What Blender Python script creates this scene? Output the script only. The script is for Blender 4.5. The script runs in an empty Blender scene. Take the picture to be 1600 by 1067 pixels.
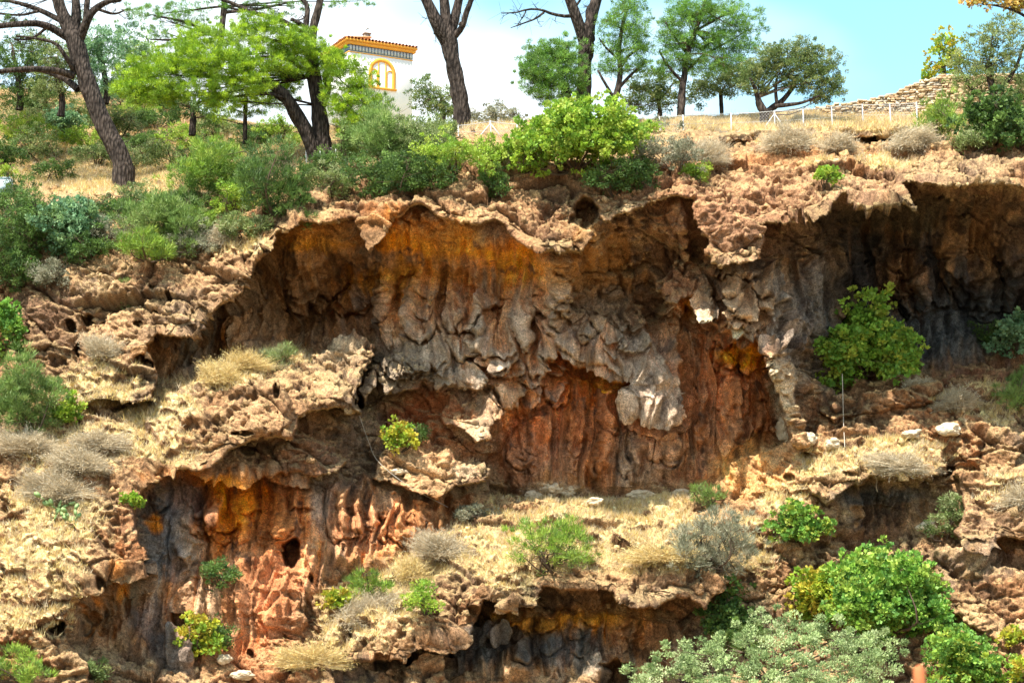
import bpy, math, random
import numpy as np
from mathutils import Vector, Matrix

S = bpy.context.scene
C = S.collection
# ------------------------------------------------------------------ camera
PITCH = math.radians(8.0)
FPX = 2880.0                      # focal length in photo pixels (1600 wide)
CAMZ = 2.0
cam_d = bpy.data.cameras.new('camera')
cam = bpy.data.objects.new('camera', cam_d)
C.objects.link(cam)
cam.location = (0, 0, CAMZ)
cam.rotation_euler = (math.radians(90) + PITCH, 0, 0)
cam_d.sensor_width = 36.0
cam_d.lens = 36.0 * FPX / 1600.0
cam_d.clip_start = 0.5
cam_d.clip_end = 6000
cam_d.dof.use_dof = True
cam_d.dof.focus_distance = 88.0
cam_d.dof.aperture_fstop = 4.5
S.camera = cam

# ------------------------------------------------------------------ light
SUN_EL = math.radians(60)
SUN_AZ = math.radians(34)         # sun stands to the left behind the camera
to_sun = Vector((-math.sin(SUN_AZ) * math.cos(SUN_EL), -math.cos(SUN_AZ) * math.cos(SUN_EL), math.sin(SUN_EL)))
sun_d = bpy.data.lights.new('sun', 'SUN')
sun_d.energy = 5.0
sun_d.angle = math.radians(0.5)
sun_d.color = (1.0, 0.93, 0.80)
sun = bpy.data.objects.new('sun', sun_d)
C.objects.link(sun)
sun.rotation_euler = (-to_sun).to_track_quat('-Z', 'Y').to_euler()
sun.location = (-40, -40, 120)

W = bpy.data.worlds.new('World')
S.world = W
W.use_nodes = True
nt = W.node_tree
nt.nodes.clear()
sky = nt.nodes.new('ShaderNodeTexSky')
sky.sky_type = 'NISHITA'
sky.sun_disc = False
sky.sun_elevation = SUN_EL
sky.sun_rotation = math.atan2(to_sun.x, to_sun.y)
sky.altitude = 500
sky.air_density = 1.0
sky.dust_density = 0.6
tc = nt.nodes.new('ShaderNodeTexCoord')
mp = nt.nodes.new('ShaderNodeMapping')
mp.inputs['Scale'].default_value = (1.0, 1.0, 1.6)
mp.inputs['Location'].default_value = (0.42, 0.0, 0.1)
nz = nt.nodes.new('ShaderNodeTexNoise')
nz.inputs['Scale'].default_value = 2.0
nz.inputs['Detail'].default_value = 5
nz.inputs['Roughness'].default_value = 0.45
rmp = nt.nodes.new('ShaderNodeMapRange')
rmp.interpolation_type = 'SMOOTHSTEP'
rmp.inputs['From Min'].default_value = 0.42
rmp.inputs['From Max'].default_value = 0.56
mixc = nt.nodes.new('ShaderNodeMix'); mixc.data_type = 'RGBA'
tint = nt.nodes.new('ShaderNodeMix'); tint.data_type = 'RGBA'; tint.blend_type = 'MULTIPLY'
tint.inputs[0].default_value = 1.0
tint.inputs[7].default_value = (0.95, 1.25, 1.05, 1)
bg = nt.nodes.new('ShaderNodeBackground')
bg.inputs['Strength'].default_value = 0.14
out = nt.nodes.new('ShaderNodeOutputWorld')
L = nt.links.new
L(tc.outputs['Generated'], mp.inputs['Vector'])
L(mp.outputs[0], nz.inputs['Vector'])
L(nz.outputs['Fac'], rmp.inputs['Value'])
L(sky.outputs[0], tint.inputs[6])
L(tint.outputs[2], mixc.inputs[6])
mixc.inputs[7].default_value = (5.2, 5.5, 5.6, 1)
L(rmp.outputs['Result'], mixc.inputs[0])
L(mixc.outputs[2], bg.inputs['Color'])
L(bg.outputs[0], out.inputs[0])

S.view_settings.view_transform = 'Standard'
S.view_settings.look = 'None'
S.view_settings.gamma = 1
S.view_settings.use_curve_mapping = False
S.view_settings.exposure = 1.15
S.render.engine = 'CYCLES'
S.cycles.max_bounces = 7
S.cycles.diffuse_bounces = 5

# ------------------------------------------------------------------ helpers
cp, sp = math.cos(PITCH), math.sin(PITCH)
def ray_np(u, v):
    a = (np.asarray(u, float) - 800.0) / FPX
    b = (533.5 - np.asarray(v, float)) / FPX
    return a, cp - b * sp, sp + b * cp
def at(u, v, Y):
    a, dy, dz = ray_np(u, v)
    t = Y / dy
    return np.stack([a * t, dy * t, CAMZ + dz * t], -1)
def mpp(Y):                         # metres per photo pixel at distance Y
    return Y / FPX

def h32(x, y, z, seed):
    with np.errstate(over='ignore'):
        h = (x.astype(np.uint32) * np.uint32(374761393)) ^ (y.astype(np.uint32) * np.uint32(668265263)) ^ (z.astype(np.uint32) * np.uint32(2147483647 - 1013904223)) ^ np.uint32((seed * 2654435761) & 0xffffffff)
        h = (h ^ (h >> np.uint32(13))) * np.uint32(1274126177)
        h = (h ^ (h >> np.uint32(15))) * np.uint32(2246822519)
        h = h ^ (h >> np.uint32(16))
    return h.astype(np.float32) / np.float32(4294967296.0)
def vnoise(x, y, z, seed=0):
    """smooth value noise, -1..1"""
    x = np.asarray(x, np.float32); y = np.asarray(y, np.float32); z = np.asarray(z, np.float32)
    x, y, z = np.broadcast_arrays(x, y, z)
    xi = np.floor(x); yi = np.floor(y); zi = np.floor(z)
    fx = x - xi; fy = y - yi; fz = z - zi
    fx = fx * fx * fx * (fx * (fx * 6 - 15) + 10); fy = fy * fy * fy * (fy * (fy * 6 - 15) + 10); fz = fz * fz * (3 - 2 * fz)
    xi = xi.astype(np.int32); yi = yi.astype(np.int32); zi = zi.astype(np.int32)
    r = 0
    for dx in (0, 1):
        wx = fx if dx else 1 - fx
        for dy in (0, 1):
            wy = fy if dy else 1 - fy
            for dz in (0, 1):
                wz = fz if dz else 1 - fz
                r = r + wx * wy * wz * h32(xi + dx, yi + dy, zi + dz, seed)
    return r * 2 - 1
def fbm(x, y, z, oct=4, seed=0, gain=0.5, ridge=False):
    s = 0; a = 1.0; t = 0
    for i in range(oct):
        n = vnoise(x * 2.03 ** i + 17.3 * i, y * 2.03 ** i - 9.1 * i, z * 2.03 ** i + 5.7 * i, seed + i * 7)
        if ridge: n = 1 - 2 * np.abs(n)
        s = s + a * n; t += a; a *= gain
    return s / t
def worley(x, y, z, seed=0, facet=False):
    """distance to nearest and second nearest feature point"""
    x = np.asarray(x, np.float32); y = np.asarray(y, np.float32); z = np.asarray(z, np.float32)
    xi = np.floor(x).astype(np.int32); yi = np.floor(y).astype(np.int32); zi = np.floor(z).astype(np.int32)
    d1 = np.full(x.shape, 9, np.float32); d2 = d1.copy(); idv = np.zeros(x.shape, np.float32); fac = idv.copy()
    for dx in (-1, 0, 1):
        for dy in (-1, 0, 1):
            for dz in (-1, 0, 1):
                cx = xi + dx; cy = yi + dy; cz = zi + dz
                px = cx + h32(cx, cy, cz, seed); py = cy + h32(cx, cy, cz, seed + 1); pz = cz + h32(cx, cy, cz, seed + 2)
                d = (px - x) ** 2 + (py - y) ** 2 + (pz - z) ** 2
                m = d < d1
                hid = h32(cx, cy, cz, seed + 3)
                d2 = np.where(m, d1, np.minimum(d2, d)); idv = np.where(m, hid, idv)
                fc = ((x - px) * (hid - .5) + (y - py) * (h32(cx, cy, cz, seed + 4) - .5) + (z - pz) * (h32(cx, cy, cz, seed + 5) - .35)) * 2
                fac = np.where(m, fc, fac)
                d1 = np.where(m, d, d1)
    if facet: return np.sqrt(d1), np.sqrt(d2), idv, fac
    return np.sqrt(d1), np.sqrt(d2), idv
def sstep(a, b, x):
    t = np.clip((x - a) / (b - a), 0, 1)
    return t * t * (3 - 2 * t)
def rbf(pts, U, V, c=18.0):
    p = np.array(pts, float)
    n = len(p)
    def k(du, dv): return np.sqrt(du * du + dv * dv + c * c) / 100.0
    A = np.zeros((n + 1, n + 1))
    A[:n, :n] = k(p[:, None, 0] - p[None, :, 0], p[:, None, 1] - p[None, :, 1])
    A[:n, n] = 1; A[n, :n] = 1
    b = np.zeros(n + 1); b[:n] = p[:, 2]
    w = np.linalg.solve(A, b)
    out = np.full(U.shape, w[n], float)
    for i in range(n):
        out += w[i] * k(U - p[i, 0], V - p[i, 1])
    return out
def sdist(poly, U, V):
    """signed distance in pixels, positive inside"""
    P = np.array(poly, float)
    d = np.full(U.shape, 1e9); ins = np.zeros(U.shape, bool)
    for i in range(len(P)):
        a = P[i]; b = P[(i + 1) % len(P)]
        ex, ey = b - a
        L2 = ex * ex + ey * ey + 1e-9
        t = np.clip(((U - a[0]) * ex + (V - a[1]) * ey) / L2, 0, 1)
        d = np.minimum(d, (U - a[0] - t * ex) ** 2 + (V - a[1] - t * ey) ** 2)
        c = ((a[1] > V) != (b[1] > V)) & (U < ex * (V - a[1]) / (ey if abs(ey) > 1e-9 else 1e-9) + a[0])
        ins ^= c
    d = np.sqrt(d)
    return np.where(ins, d, -d)

def mesh_np(name, verts, faces, mat=None, parent=None, col=None, smooth=False, link=True):
    """faces: (n,3) or (n,4) int array, or list of such arrays"""
    me = bpy.data.meshes.new(name)
    verts = np.ascontiguousarray(verts, np.float32)
    fl = faces if isinstance(faces, list) and isinstance(faces[0], np.ndarray) else [np.asarray(faces)]
    fl = [np.asarray(f, np.int32) for f in fl if len(f)]
    me.vertices.add(len(verts)); me.vertices.foreach_set('co', verts.ravel())
    idx = np.concatenate([f.ravel() for f in fl]); tot = np.concatenate([np.full(len(f), f.shape[1], np.int32) for f in fl])
    st = np.concatenate([[0], np.cumsum(tot)[:-1]]).astype(np.int32)
    me.loops.add(len(idx)); me.loops.foreach_set('vertex_index', idx)
    me.polygons.add(len(tot)); me.polygons.foreach_set('loop_start', st); me.polygons.foreach_set('loop_total', tot)
    if smooth: me.polygons.foreach_set('use_smooth', np.ones(len(tot), bool))
    if col is not None:
        ca = me.color_attributes.new('Col', 'FLOAT_COLOR', 'POINT')
        c4 = np.ones((len(verts), 4), np.float32); c4[:, :3] = col
        ca.data.foreach_set('color', c4.ravel())
    me.update(calc_edges=True)
    me.validate()
    o = bpy.data.objects.new(name, me)
    if mat: me.materials.append(mat)
    if link: C.objects.link(o)
    if parent is not None:
        o.parent = parent
        o.matrix_parent_inverse = Matrix.Translation(-Vector(parent.location))
    return o
def thing(name, label, cat, loc, group=None):
    o = bpy.data.objects.new(name, None)
    C.objects.link(o); o.location = [float(q) for q in loc]; o.empty_display_size = 0.2
    o['label'] = label; o['category'] = cat
    if group: o['group'] = group
    return o
def tag(o, label, cat, group=None):
    o['label'] = label; o['category'] = cat
    if group: o['group'] = group
    return o

class MB:                            # collects numpy pieces into one mesh
    def __init__(s): s.v = []; s.q = []; s.t = []; s.c = []; s.n = 0
    def add(s, v, f, col=None):
        v = np.asarray(v, float); f = np.asarray(f, int)
        (s.q if f.shape[1] == 4 else s.t).append(f + s.n)
        s.v.append(v)
        if col is not None: s.c.append(np.broadcast_to(np.asarray(col, float), (len(v), 3)))
        s.n += len(v)
    def box(s, c, sx, sy, sz, R=None, col=None, jit=0.0, rng=None):
        v = np.array([[x, y, z] for x in (-.5, .5) for y in (-.5, .5) for z in (-.5, .5)]) * [sx, sy, sz]
        if jit and rng is not None: v = v + rng.uniform(-jit, jit, v.shape) * [sx, sy, sz]
        if R is not None: v = v @ np.asarray(R).T
        f = [[0, 1, 3, 2], [4, 6, 7, 5], [0, 4, 5, 1], [2, 3, 7, 6], [0, 2, 6, 4], [1, 5, 7, 3]]
        s.add(v + np.asarray(c), f, col)
    def tube(s, pts, rad, n=8, col=None, rough=0.0, seed=1):
        pts = np.asarray(pts, float); rad = np.broadcast_to(np.asarray(rad, float), (len(pts),))
        T = np.gradient(pts, axis=0); T /= np.linalg.norm(T, axis=1)[:, None] + 1e-9
        up = np.array([0.3, 0.9, 0.1]); V = []
        for i in range(len(pts)):
            a = np.cross(T[i], up); a /= np.linalg.norm(a) + 1e-9; b = np.cross(T[i], a)
            an = np.arange(n) * 2 * math.pi / n
            r = rad[i] * np.ones(n)
            if rough: r = r * (1 + rough * vnoise(np.cos(an) * 1.7 + seed, np.sin(an) * 1.7, np.full(n, i * 0.55), seed))
            V.append(pts[i] + (np.cos(an) * r)[:, None] * a + (np.sin(an) * r)[:, None] * b)
        V = np.concatenate(V)
        f = [[i * n + j, i * n + (j + 1) % n, (i + 1) * n + (j + 1) % n, (i + 1) * n + j] for i in range(len(pts) - 1) for j in range(n)]
        s.add(V, f, col)
        e = np.array([pts[-1] + T[-1] * rad[-1] * 0.5])
        k = s.n - n
        s.t.append(np.array([[k + j, k + (j + 1) % n, s.n] for j in range(n)])); s.v.append(e); s.n += 1
        if col is not None: s.c.append(np.broadcast_to(np.asarray(col, float), (1, 3)))
    def build(s, name, mat, parent=None, smooth=False):
        fs = []
        if s.q: fs.append(np.concatenate(s.q))
        if s.t: fs.append(np.concatenate(s.t))
        return mesh_np(name, np.concatenate(s.v), fs, mat, parent, np.concatenate(s.c) if s.c else None, smooth)

def spline(pts, n):
    """Catmull-Rom through the points (k,d) -> n samples"""
    p = np.asarray(pts, float)
    if len(p) == 2:
        t = np.linspace(0, 1, n)[:, None]; return p[0] * (1 - t) + p[1] * t
    q = np.concatenate([[2 * p[0] - p[1]], p, [2 * p[-1] - p[-2]]])
    o = []
    for t in np.linspace(0, len(p) - 1 - 1e-6, n):
        i = int(t); f = t - i; a, b, c, d = q[i], q[i + 1], q[i + 2], q[i + 3]
        o.append(0.5 * (2 * b + (c - a) * f + (2 * a - 5 * b + 4 * c - d) * f * f + (3 * b - a - 3 * c + d) * f ** 3))
    return np.array(o)

# ------------------------------------------------------------------ materials
def new_mat(name):
    m = bpy.data.materials.new(name); m.use_nodes = True
    n = m.node_tree; b = n.nodes['Principled BSDF']
    b.inputs['Roughness'].default_value = 0.9
    b.inputs['Specular IOR Level'].default_value = 0.2
    return m, n, b
def vary(n, src, scale, amt, vec, detail=5):
    """multiply colour socket src by (1 +- amt) noise"""
    t = n.nodes.new('ShaderNodeTexNoise'); t.inputs['Scale'].default_value = scale; t.inputs['Detail'].default_value = detail
    t.inputs['Roughness'].default_value = 0.65
    n.links.new(vec, t.inputs['Vector'])
    r = n.nodes.new('ShaderNodeMapRange'); r.inputs['From Min'].default_value = 0.3; r.inputs['From Max'].default_value = 0.7
    r.inputs['To Min'].default_value = 1 - amt; r.inputs['To Max'].default_value = 1 + amt
    n.links.new(t.outputs['Fac'], r.inputs['Value'])
    mu = n.nodes.new('ShaderNodeVectorMath'); mu.operation = 'SCALE'
    n.links.new(src, mu.inputs[0]); n.links.new(r.outputs[0], mu.inputs['Scale'])
    return mu.outputs[0], t.outputs['Fac']
def mat_rock():
    m, n, b = new_mat('limestone rock')
    a = n.nodes.new('ShaderNodeAttribute'); a.attribute_name = 'Col'
    g = n.nodes.new('ShaderNodeNewGeometry')
    c1, f1 = vary(n, a.outputs['Color'], 1.6, 0.18, g.outputs['Position'])
    c2, f2 = vary(n, c1, 7.0, 0.45, g.outputs['Position'], 8)
    c3, f3 = vary(n, c2, 16.0, 0.50, g.outputs['Position'], 3)
    vo = n.nodes.new('ShaderNodeTexVoronoi'); vo.inputs['Scale'].default_value = 5.5
    wn = n.nodes.new('ShaderNodeTexNoise'); wn.inputs['Scale'].default_value = 3.0; wn.inputs['Detail'].default_value = 4
    n.links.new(g.outputs['Position'], wn.inputs['Vector'])
    ad = n.nodes.new('ShaderNodeVectorMath'); ad.operation = 'ADD'
    n.links.new(g.outputs['Position'], ad.inputs[0]); n.links.new(wn.outputs['Color'], ad.inputs[1])
    n.links.new(ad.outputs[0], vo.inputs['Vector'])
    pr = n.nodes.new('ShaderNodeMapRange'); pr.inputs['From Min'].default_value = 0.12; pr.inputs['From Max'].default_value = 0.34
    pr.inputs['To Min'].default_value = 0.45; pr.inputs['To Max'].default_value = 1.06
    n.links.new(vo.outputs['Distance'], pr.inputs['Value'])
    c4 = n.nodes.new('ShaderNodeVectorMath'); c4.operation = 'SCALE'
    n.links.new(c3, c4.inputs[0]); n.links.new(pr.outputs[0], c4.inputs['Scale'])
    n.links.new(c4.outputs[0], b.inputs['Base Color'])
    bu = n.nodes.new('ShaderNodeBump'); bu.inputs['Strength'].default_value = 1.0; bu.inputs['Distance'].default_value = 0.16
    t = n.nodes.new('ShaderNodeTexNoise'); t.inputs['Scale'].default_value = 5.0; t.inputs['Detail'].default_value = 8; t.inputs['Roughness'].default_value = 0.7
    n.links.new(g.outputs['Position'], t.inputs['Vector'])
    n.links.new(t.outputs['Fac'], bu.inputs['Height'])
    n.links.new(bu.outputs[0], b.inputs['Normal'])
    b.inputs['Specular IOR Level'].default_value = 0.15
    return m
def mat_leaf(name, trans=0.35, rough=0.55):
    m, n, b = new_mat(name)
    a = n.nodes.new('ShaderNodeAttribute'); a.attribute_name = 'Col'
    n.links.new(a.outputs['Color'], b.inputs['Base Color'])
    b.inputs['Roughness'].default_value = rough; b.inputs['Specular IOR Level'].default_value = 0.35
    tr = n.nodes.new('ShaderNodeBsdfTranslucent'); n.links.new(a.outputs['Color'], tr.inputs['Color'])
    mx = n.nodes.new('ShaderNodeMixShader'); mx.inputs[0].default_value = trans
    n.links.new(b.outputs[0], mx.inputs[1]); n.links.new(tr.outputs[0], mx.inputs[2])
    n.links.new(mx.outputs[0], n.nodes['Material Output'].inputs['Surface'])
    return m
def mat_flat(name, col, rough=0.85, scale=3.0, amt=0.15, bump=0.0, metal=0.0):
    m, n, b = new_mat(name)
    rgb = n.nodes.new('ShaderNodeRGB'); rgb.outputs[0].default_value = (*col, 1)
    g = n.nodes.new('ShaderNodeNewGeometry')
    c, f = vary(n, rgb.outputs[0], scale, amt, g.outputs['Position'])
    n.links.new(c, b.inputs['Base Color']); b.inputs['Roughness'].default_value = rough; b.inputs['Metallic'].default_value = metal
    if bump:
        bu = n.nodes.new('ShaderNodeBump'); bu.inputs['Strength'].default_value = 1.0; bu.inputs['Distance'].default_value = bump
        n.links.new(f, bu.inputs['Height']); n.links.new(bu.outputs[0], b.inputs['Normal'])
    return m
def mat_bark():
    m, n, b = new_mat('pine bark')
    g = n.nodes.new('ShaderNodeNewGeometry')
    mpn = n.nodes.new('ShaderNodeMapping'); mpn.inputs['Scale'].default_value = (9, 9, 2.6)
    n.links.new(g.outputs['Position'], mpn.inputs['Vector'])
    v = n.nodes.new('ShaderNodeTexVoronoi'); v.feature = 'F1'; v.inputs['Scale'].default_value = 1.0
    n.links.new(mpn.outputs[0], v.inputs['Vector'])
    cr = n.nodes.new('ShaderNodeValToRGB')
    cr.color_ramp.elements[0].color = (0.085, 0.065, 0.055, 1); cr.color_ramp.elements[0].position = 0.15
    cr.color_ramp.elements[1].color = (0.018, 0.013, 0.011, 1); cr.color_ramp.elements[1].position = 0.75
    n.links.new(v.outputs['Distance'], cr.inputs[0])
    c, f = vary(n, cr.outputs[0], 1.2, 0.4, g.outputs['Position'])
    n.links.new(c, b.inputs['Base Color'])
    bu = n.nodes.new('ShaderNodeBump'); bu.inputs['Strength'].default_value = 1.0; bu.inputs['Distance'].default_value = 0.08; bu.invert = True
    n.links.new(v.outputs['Distance'], bu.inputs['Height']); n.links.new(bu.outputs[0], b.inputs['Normal'])
    return m
M_ROCK = mat_rock(); M_LEAF = mat_leaf('leaves'); M_NEEDLE = mat_leaf('pine needles', 0.25, 0.5)
M_DRY = mat_leaf('dry grass and twigs', 0.2, 0.8)
M_BARK = mat_bark()
M_TWIG = mat_flat('grey brown bark', (0.10, 0.07, 0.05), 0.9, 6, 0.3)
M_WHITE = mat_flat('white render wall', (0.80, 0.80, 0.78), 0.8, 1.5, 0.03)
M_OCHRE = mat_flat('ochre paint', (0.75, 0.36, 0.06), 0.8, 3, 0.08)
M_TILE = mat_flat('terracotta roof tile', (0.42, 0.17, 0.06), 0.8, 5, 0.3)
M_METAL = mat_flat('galvanised metal', (0.45, 0.46, 0.47), 0.5, 5, 0.15, 0, 0.3)
M_STONE = None

#%%TERRAIN
# ------------------------------------------------------------------ terrain and cliff: one sheet of rock from the gorge to the plateau
US = np.concatenate([np.linspace(-420, -12, 60, endpoint=False), np.linspace(-12, 1612, 980), np.linspace(1612, 2020, 61)[1:]])
rows_t = np.linspace(0, 1, 640)
NU = len(US)
sky_pts = np.array([(-420, 120), (0, 136), (60, 140), (170, 146), (280, 152), (320, 180), (420, 196), (560, 198), (700, 196), (800, 191), (900, 188), (1000, 186), (1100, 181), (1200, 176), (1300, 172), (1350, 170), (1400, 166), (1440, 160), (1500, 150), (1600, 142), (2020, 110)], float)
VT = np.interp(US, sky_pts[:, 0], sky_pts[:, 1])
VT = VT + 3.0 * fbm(US / 60.0, 0, 0, 4, 3)
VB = 1085.0
Umat = np.repeat(US[None, :], 640 + 40, 0)
Vmat = np.zeros_like(Umat)
Vmat[:640] = VT[None, :] + (VB - VT[None, :]) * rows_t[:, None]
Vmat[640:] = VB + (np.linspace(0, 1, 41)[1:, None] ** 1.3) * 330
U, V = Umat, Vmat
# irregular outlines: the plan of every ledge is read through a warped map
def warp2(U, V, k=1.0):
    wu = 9 * fbm(U / 70, V / 70, 0, 3, 11) + 5.0 * vnoise(U / 17, V / 17, 0, 15) + 3.0 * vnoise(U / 7.5, V / 7.5, 0, 18)
    wv = 9 * fbm(U / 70, V / 70, 4, 3, 21) + 4.0 * vnoise(U / 22, V / 40, 0, 25) + 1.8 * vnoise(U / 8.0, V / 14, 0, 28) + 1.0 * vnoise(U / 3.2, V / 6, 0, 29)
    return U + wu * k, V + wv * k
Uw, Vw = warp2(U, V)

BASE = [(-400,120,-34),(-400,260,-16),(-400,330,-2),(-400,560,3),(-400,900,12),(-400,1400,24),
 (0,135,-31),(0,200,-24),(0,250,-17),(0,290,-9),(0,330,-2),(0,400,0),(0,480,1),(0,560,3),(0,650,6),(0,750,9),(0,850,11),(0,950,13),(0,1067,15.5),
 (100,140,-32),(100,200,-25),(100,258,-18),(110,296,-9),(100,335,-2),(100,420,1.5),(100,500,2.5),(100,560,4.2),(100,650,6.5),(100,750,9.3),(100,850,11.2),(100,950,12.8),(100,1067,14.8),
 (200,150,-32),(200,210,-24),(200,258,-17),(200,292,-8),(200,335,-1),(200,400,1.8),(200,480,3),(200,600,2.2),(180,660,6),(200,720,7.8),
 (280,155,-32),(280,215,-22),(290,260,-12),(300,330,-1),(300,400,1.5),(350,240,-9),(400,205,-14),(400,300,0.3),(400,360,1.8),(500,205,-9),(500,245,-3.5),(480,310,2.2),(560,290,2.2),
 (600,205,-8),(600,250,-2),(700,200,-7),(700,225,-1.5),(700,265,2),(800,192,-7),(800,220,-2),(900,190,-7),(900,220,-1),(900,265,2.5),(1000,188,-8),(1000,215,-2),(1100,183,-9),(1100,208,-2),(1100,235,1),(1100,270,3),
 (1200,178,-12),(1200,200,-3),(1200,232,0.8),(1300,174,-14),(1300,198,-3.5),(1300,232,1),(1300,270,3.6),(1450,158,-16),(1450,196,-4),(1500,232,1.8),(1600,145,-16),(1600,200,-4),(1600,255,3.5),(2000,120,-18),(2000,250,2),
 # ceilings
 (470,380,1.6),(540,375,2.6),(600,365,3.6),(600,395,0.8),(700,365,4.2),(700,395,1.2),(780,385,3.6),(800,420,0.8),(870,415,3.0),(880,445,0.8),(950,375,3),(960,410,0.4),(1040,345,3.2),(1050,400,0.6),
 # back wall
 (280,580,1.5),(340,560,0.2),(400,500,-1.0),(440,430,-1.2),(480,480,-3),(540,430,-3.2),(580,500,-2.8),(470,540,-2.4),(600,430,-2.4),(640,440,-1.6),(700,440,-1.2),(700,500,-0.2),(700,560,0.5),(620,520,-0.8),
 (780,480,-0.6),(800,560,0.5),(860,480,-0.2),(860,530,0.6),(940,460,-0.2),(940,520,0.9),(1000,560,0.8),(1040,600,0.6),(1000,470,-1.6),(1030,520,-1.2),(1020,430,-0.4),(1080,440,0.6),(1100,400,1.4),
 (1150,450,1.3),(1160,500,1.2),(1200,480,1.6),(1220,540,1.4),(1230,420,0.2),(1100,520,0.2),(1220,620,0.8),(1260,500,0.4),(1280,430,0.4),(1290,560,0.0),
 (820,680,-1.2),(900,680,-1.5),(900,745,-0.9),(1000,700,-1.5),(1000,750,-1.2),(1100,700,-1.5),(1110,750,-0.8),(1160,640,-1.5),(780,740,-1.0),(700,640,0.2),(650,640,-0.4),(600,660,0.0),(560,620,-1.2),(570,700,1.2),(540,690,3.0),(640,700,1.4),(700,800,2.2),(760,790,1.0),
 # right alcove
 (1330,340,-1.5),(1340,420,-3.5),(1340,520,-2.4),(1420,350,-2.0),(1420,430,-4.6),(1420,550,-3.6),(1520,340,-1.5),(1520,430,-5),(1520,550,-3.8),(1600,340,-0.8),(1600,450,-4.4),(1600,550,-3.2),(1800,450,-4),
 (1280,640,0.4),(1340,600,-0.4),(1420,600,-1.0),(1500,590,-1.2),(1600,580,-1.4),(1400,650,1.6),(1600,650,2),(1300,720,2.9),(1400,725,4),(1500,700,3.6),(1600,720,4.4),
 (1220,700,0.9),(1160,720,0.6),(1180,780,2.8),(1250,780,4.2),(1350,800,2.0),(1420,790,2.2),(1350,850,3.2),(1250,850,5.2),(1480,820,4.8),(1550,880,4.6),(1600,880,5.2),(1480,880,6.2),(1250,950,6.2),(1400,950,6.5),(1480,960,8.2),(1560,970,9.5),(1600,1000,11),(1400,1067,9),(1250,1067,9),(1560,1067,12.5),(1800,800,7),(2000,1067,14),
 # centre terrace
 (860,768,-0.3),(940,765,-0.3),(1020,765,-0.2),(1090,765,0.2),(800,800,1.6),(860,810,2.2),(960,810,2.4),(1060,810,2.6),(720,840,3.6),(860,860,4.4),(960,860,4.9),(1080,870,5.2),(1180,860,5.4),(660,880,4.8),(600,930,6.2),(560,970,7),(520,1040,8.6),
 (700,960,5.5),(640,1000,6),(700,1040,5.6),(800,970,4.8),(900,960,5.2),(1000,980,5.0),(1080,980,4.2),(800,1040,6.0),(900,1040,5.8),(1000,1060,6.2),(1140,960,5.8),(1160,900,6.2),(600,1067,8),(700,1067,7.2),
 # lower left alcove
 (240,780,6.4),(250,850,6.6),(330,780,5.0),(330,850,5.4),(400,780,4.6),(420,860,5.2),(480,780,4.6),(500,860,5.2),(560,820,3.8),(580,870,4.2),(640,840,3.6),(300,930,6.8),(400,930,6.8),(470,930,6.6),(520,920,6.4),(380,1000,7.2),(450,1020,7.8),(300,1020,8.2),(220,980,7.6),(150,970,8.4),(180,1040,10.5),(380,1067,9.2),(250,1067,10.6),
 (260,640,4.6),(330,600,3.8),(400,570,3.2),(440,560,2.6),(500,585,1.8),(420,640,4.8),(400,720,4.8),(480,700,4.2),(540,650,2.5),
 (400,1400,22),(1000,1400,20),(1600,1400,24),(2000,1400,24)]
Fd = rbf(BASE, Uw, Vw)

flapm = np.zeros(U.shape)
def mass(poly, ctrl, mode='max', edge=5.0, rnd=0.35, flap=False):
    """a block of rock whose plan outline is poly and whose face stands ctrl metres out"""
    global Fd
    P = np.array(poly, float)
    i0, i1 = np.searchsorted(US, [P[:, 0].min() - 40, P[:, 0].max() + 40])
    sl = (slice(None), slice(max(0, i0), i1))
    u, v = Uw[sl], Vw[sl]
    d = sdist(poly, u, v)
    if len(ctrl) == 1: m = np.full(u.shape, float(ctrl[0][2]))
    else: m = rbf(ctrl, u, v, 12)
    e = np.clip(d / (edge * 0.7), 0, 1)
    if mode == 'max':
        m = m - 0.55 * rnd * (1 - np.sqrt(1 - (1 - e) ** 2))
        if flap: flapm[sl] = np.maximum(flapm[sl], ((d > 0) & (m > Fd[sl] - .15)) * 1.0)
        Fd[sl] = np.where(d > 0, np.maximum(Fd[sl], m), Fd[sl])
    else:
        m = Fd[sl] * (1 - sstep(0, edge, d)) + m * sstep(0, edge, d)
        Fd[sl] = np.where(d > 0, np.minimum(Fd[sl], m), Fd[sl])
    return d

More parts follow.
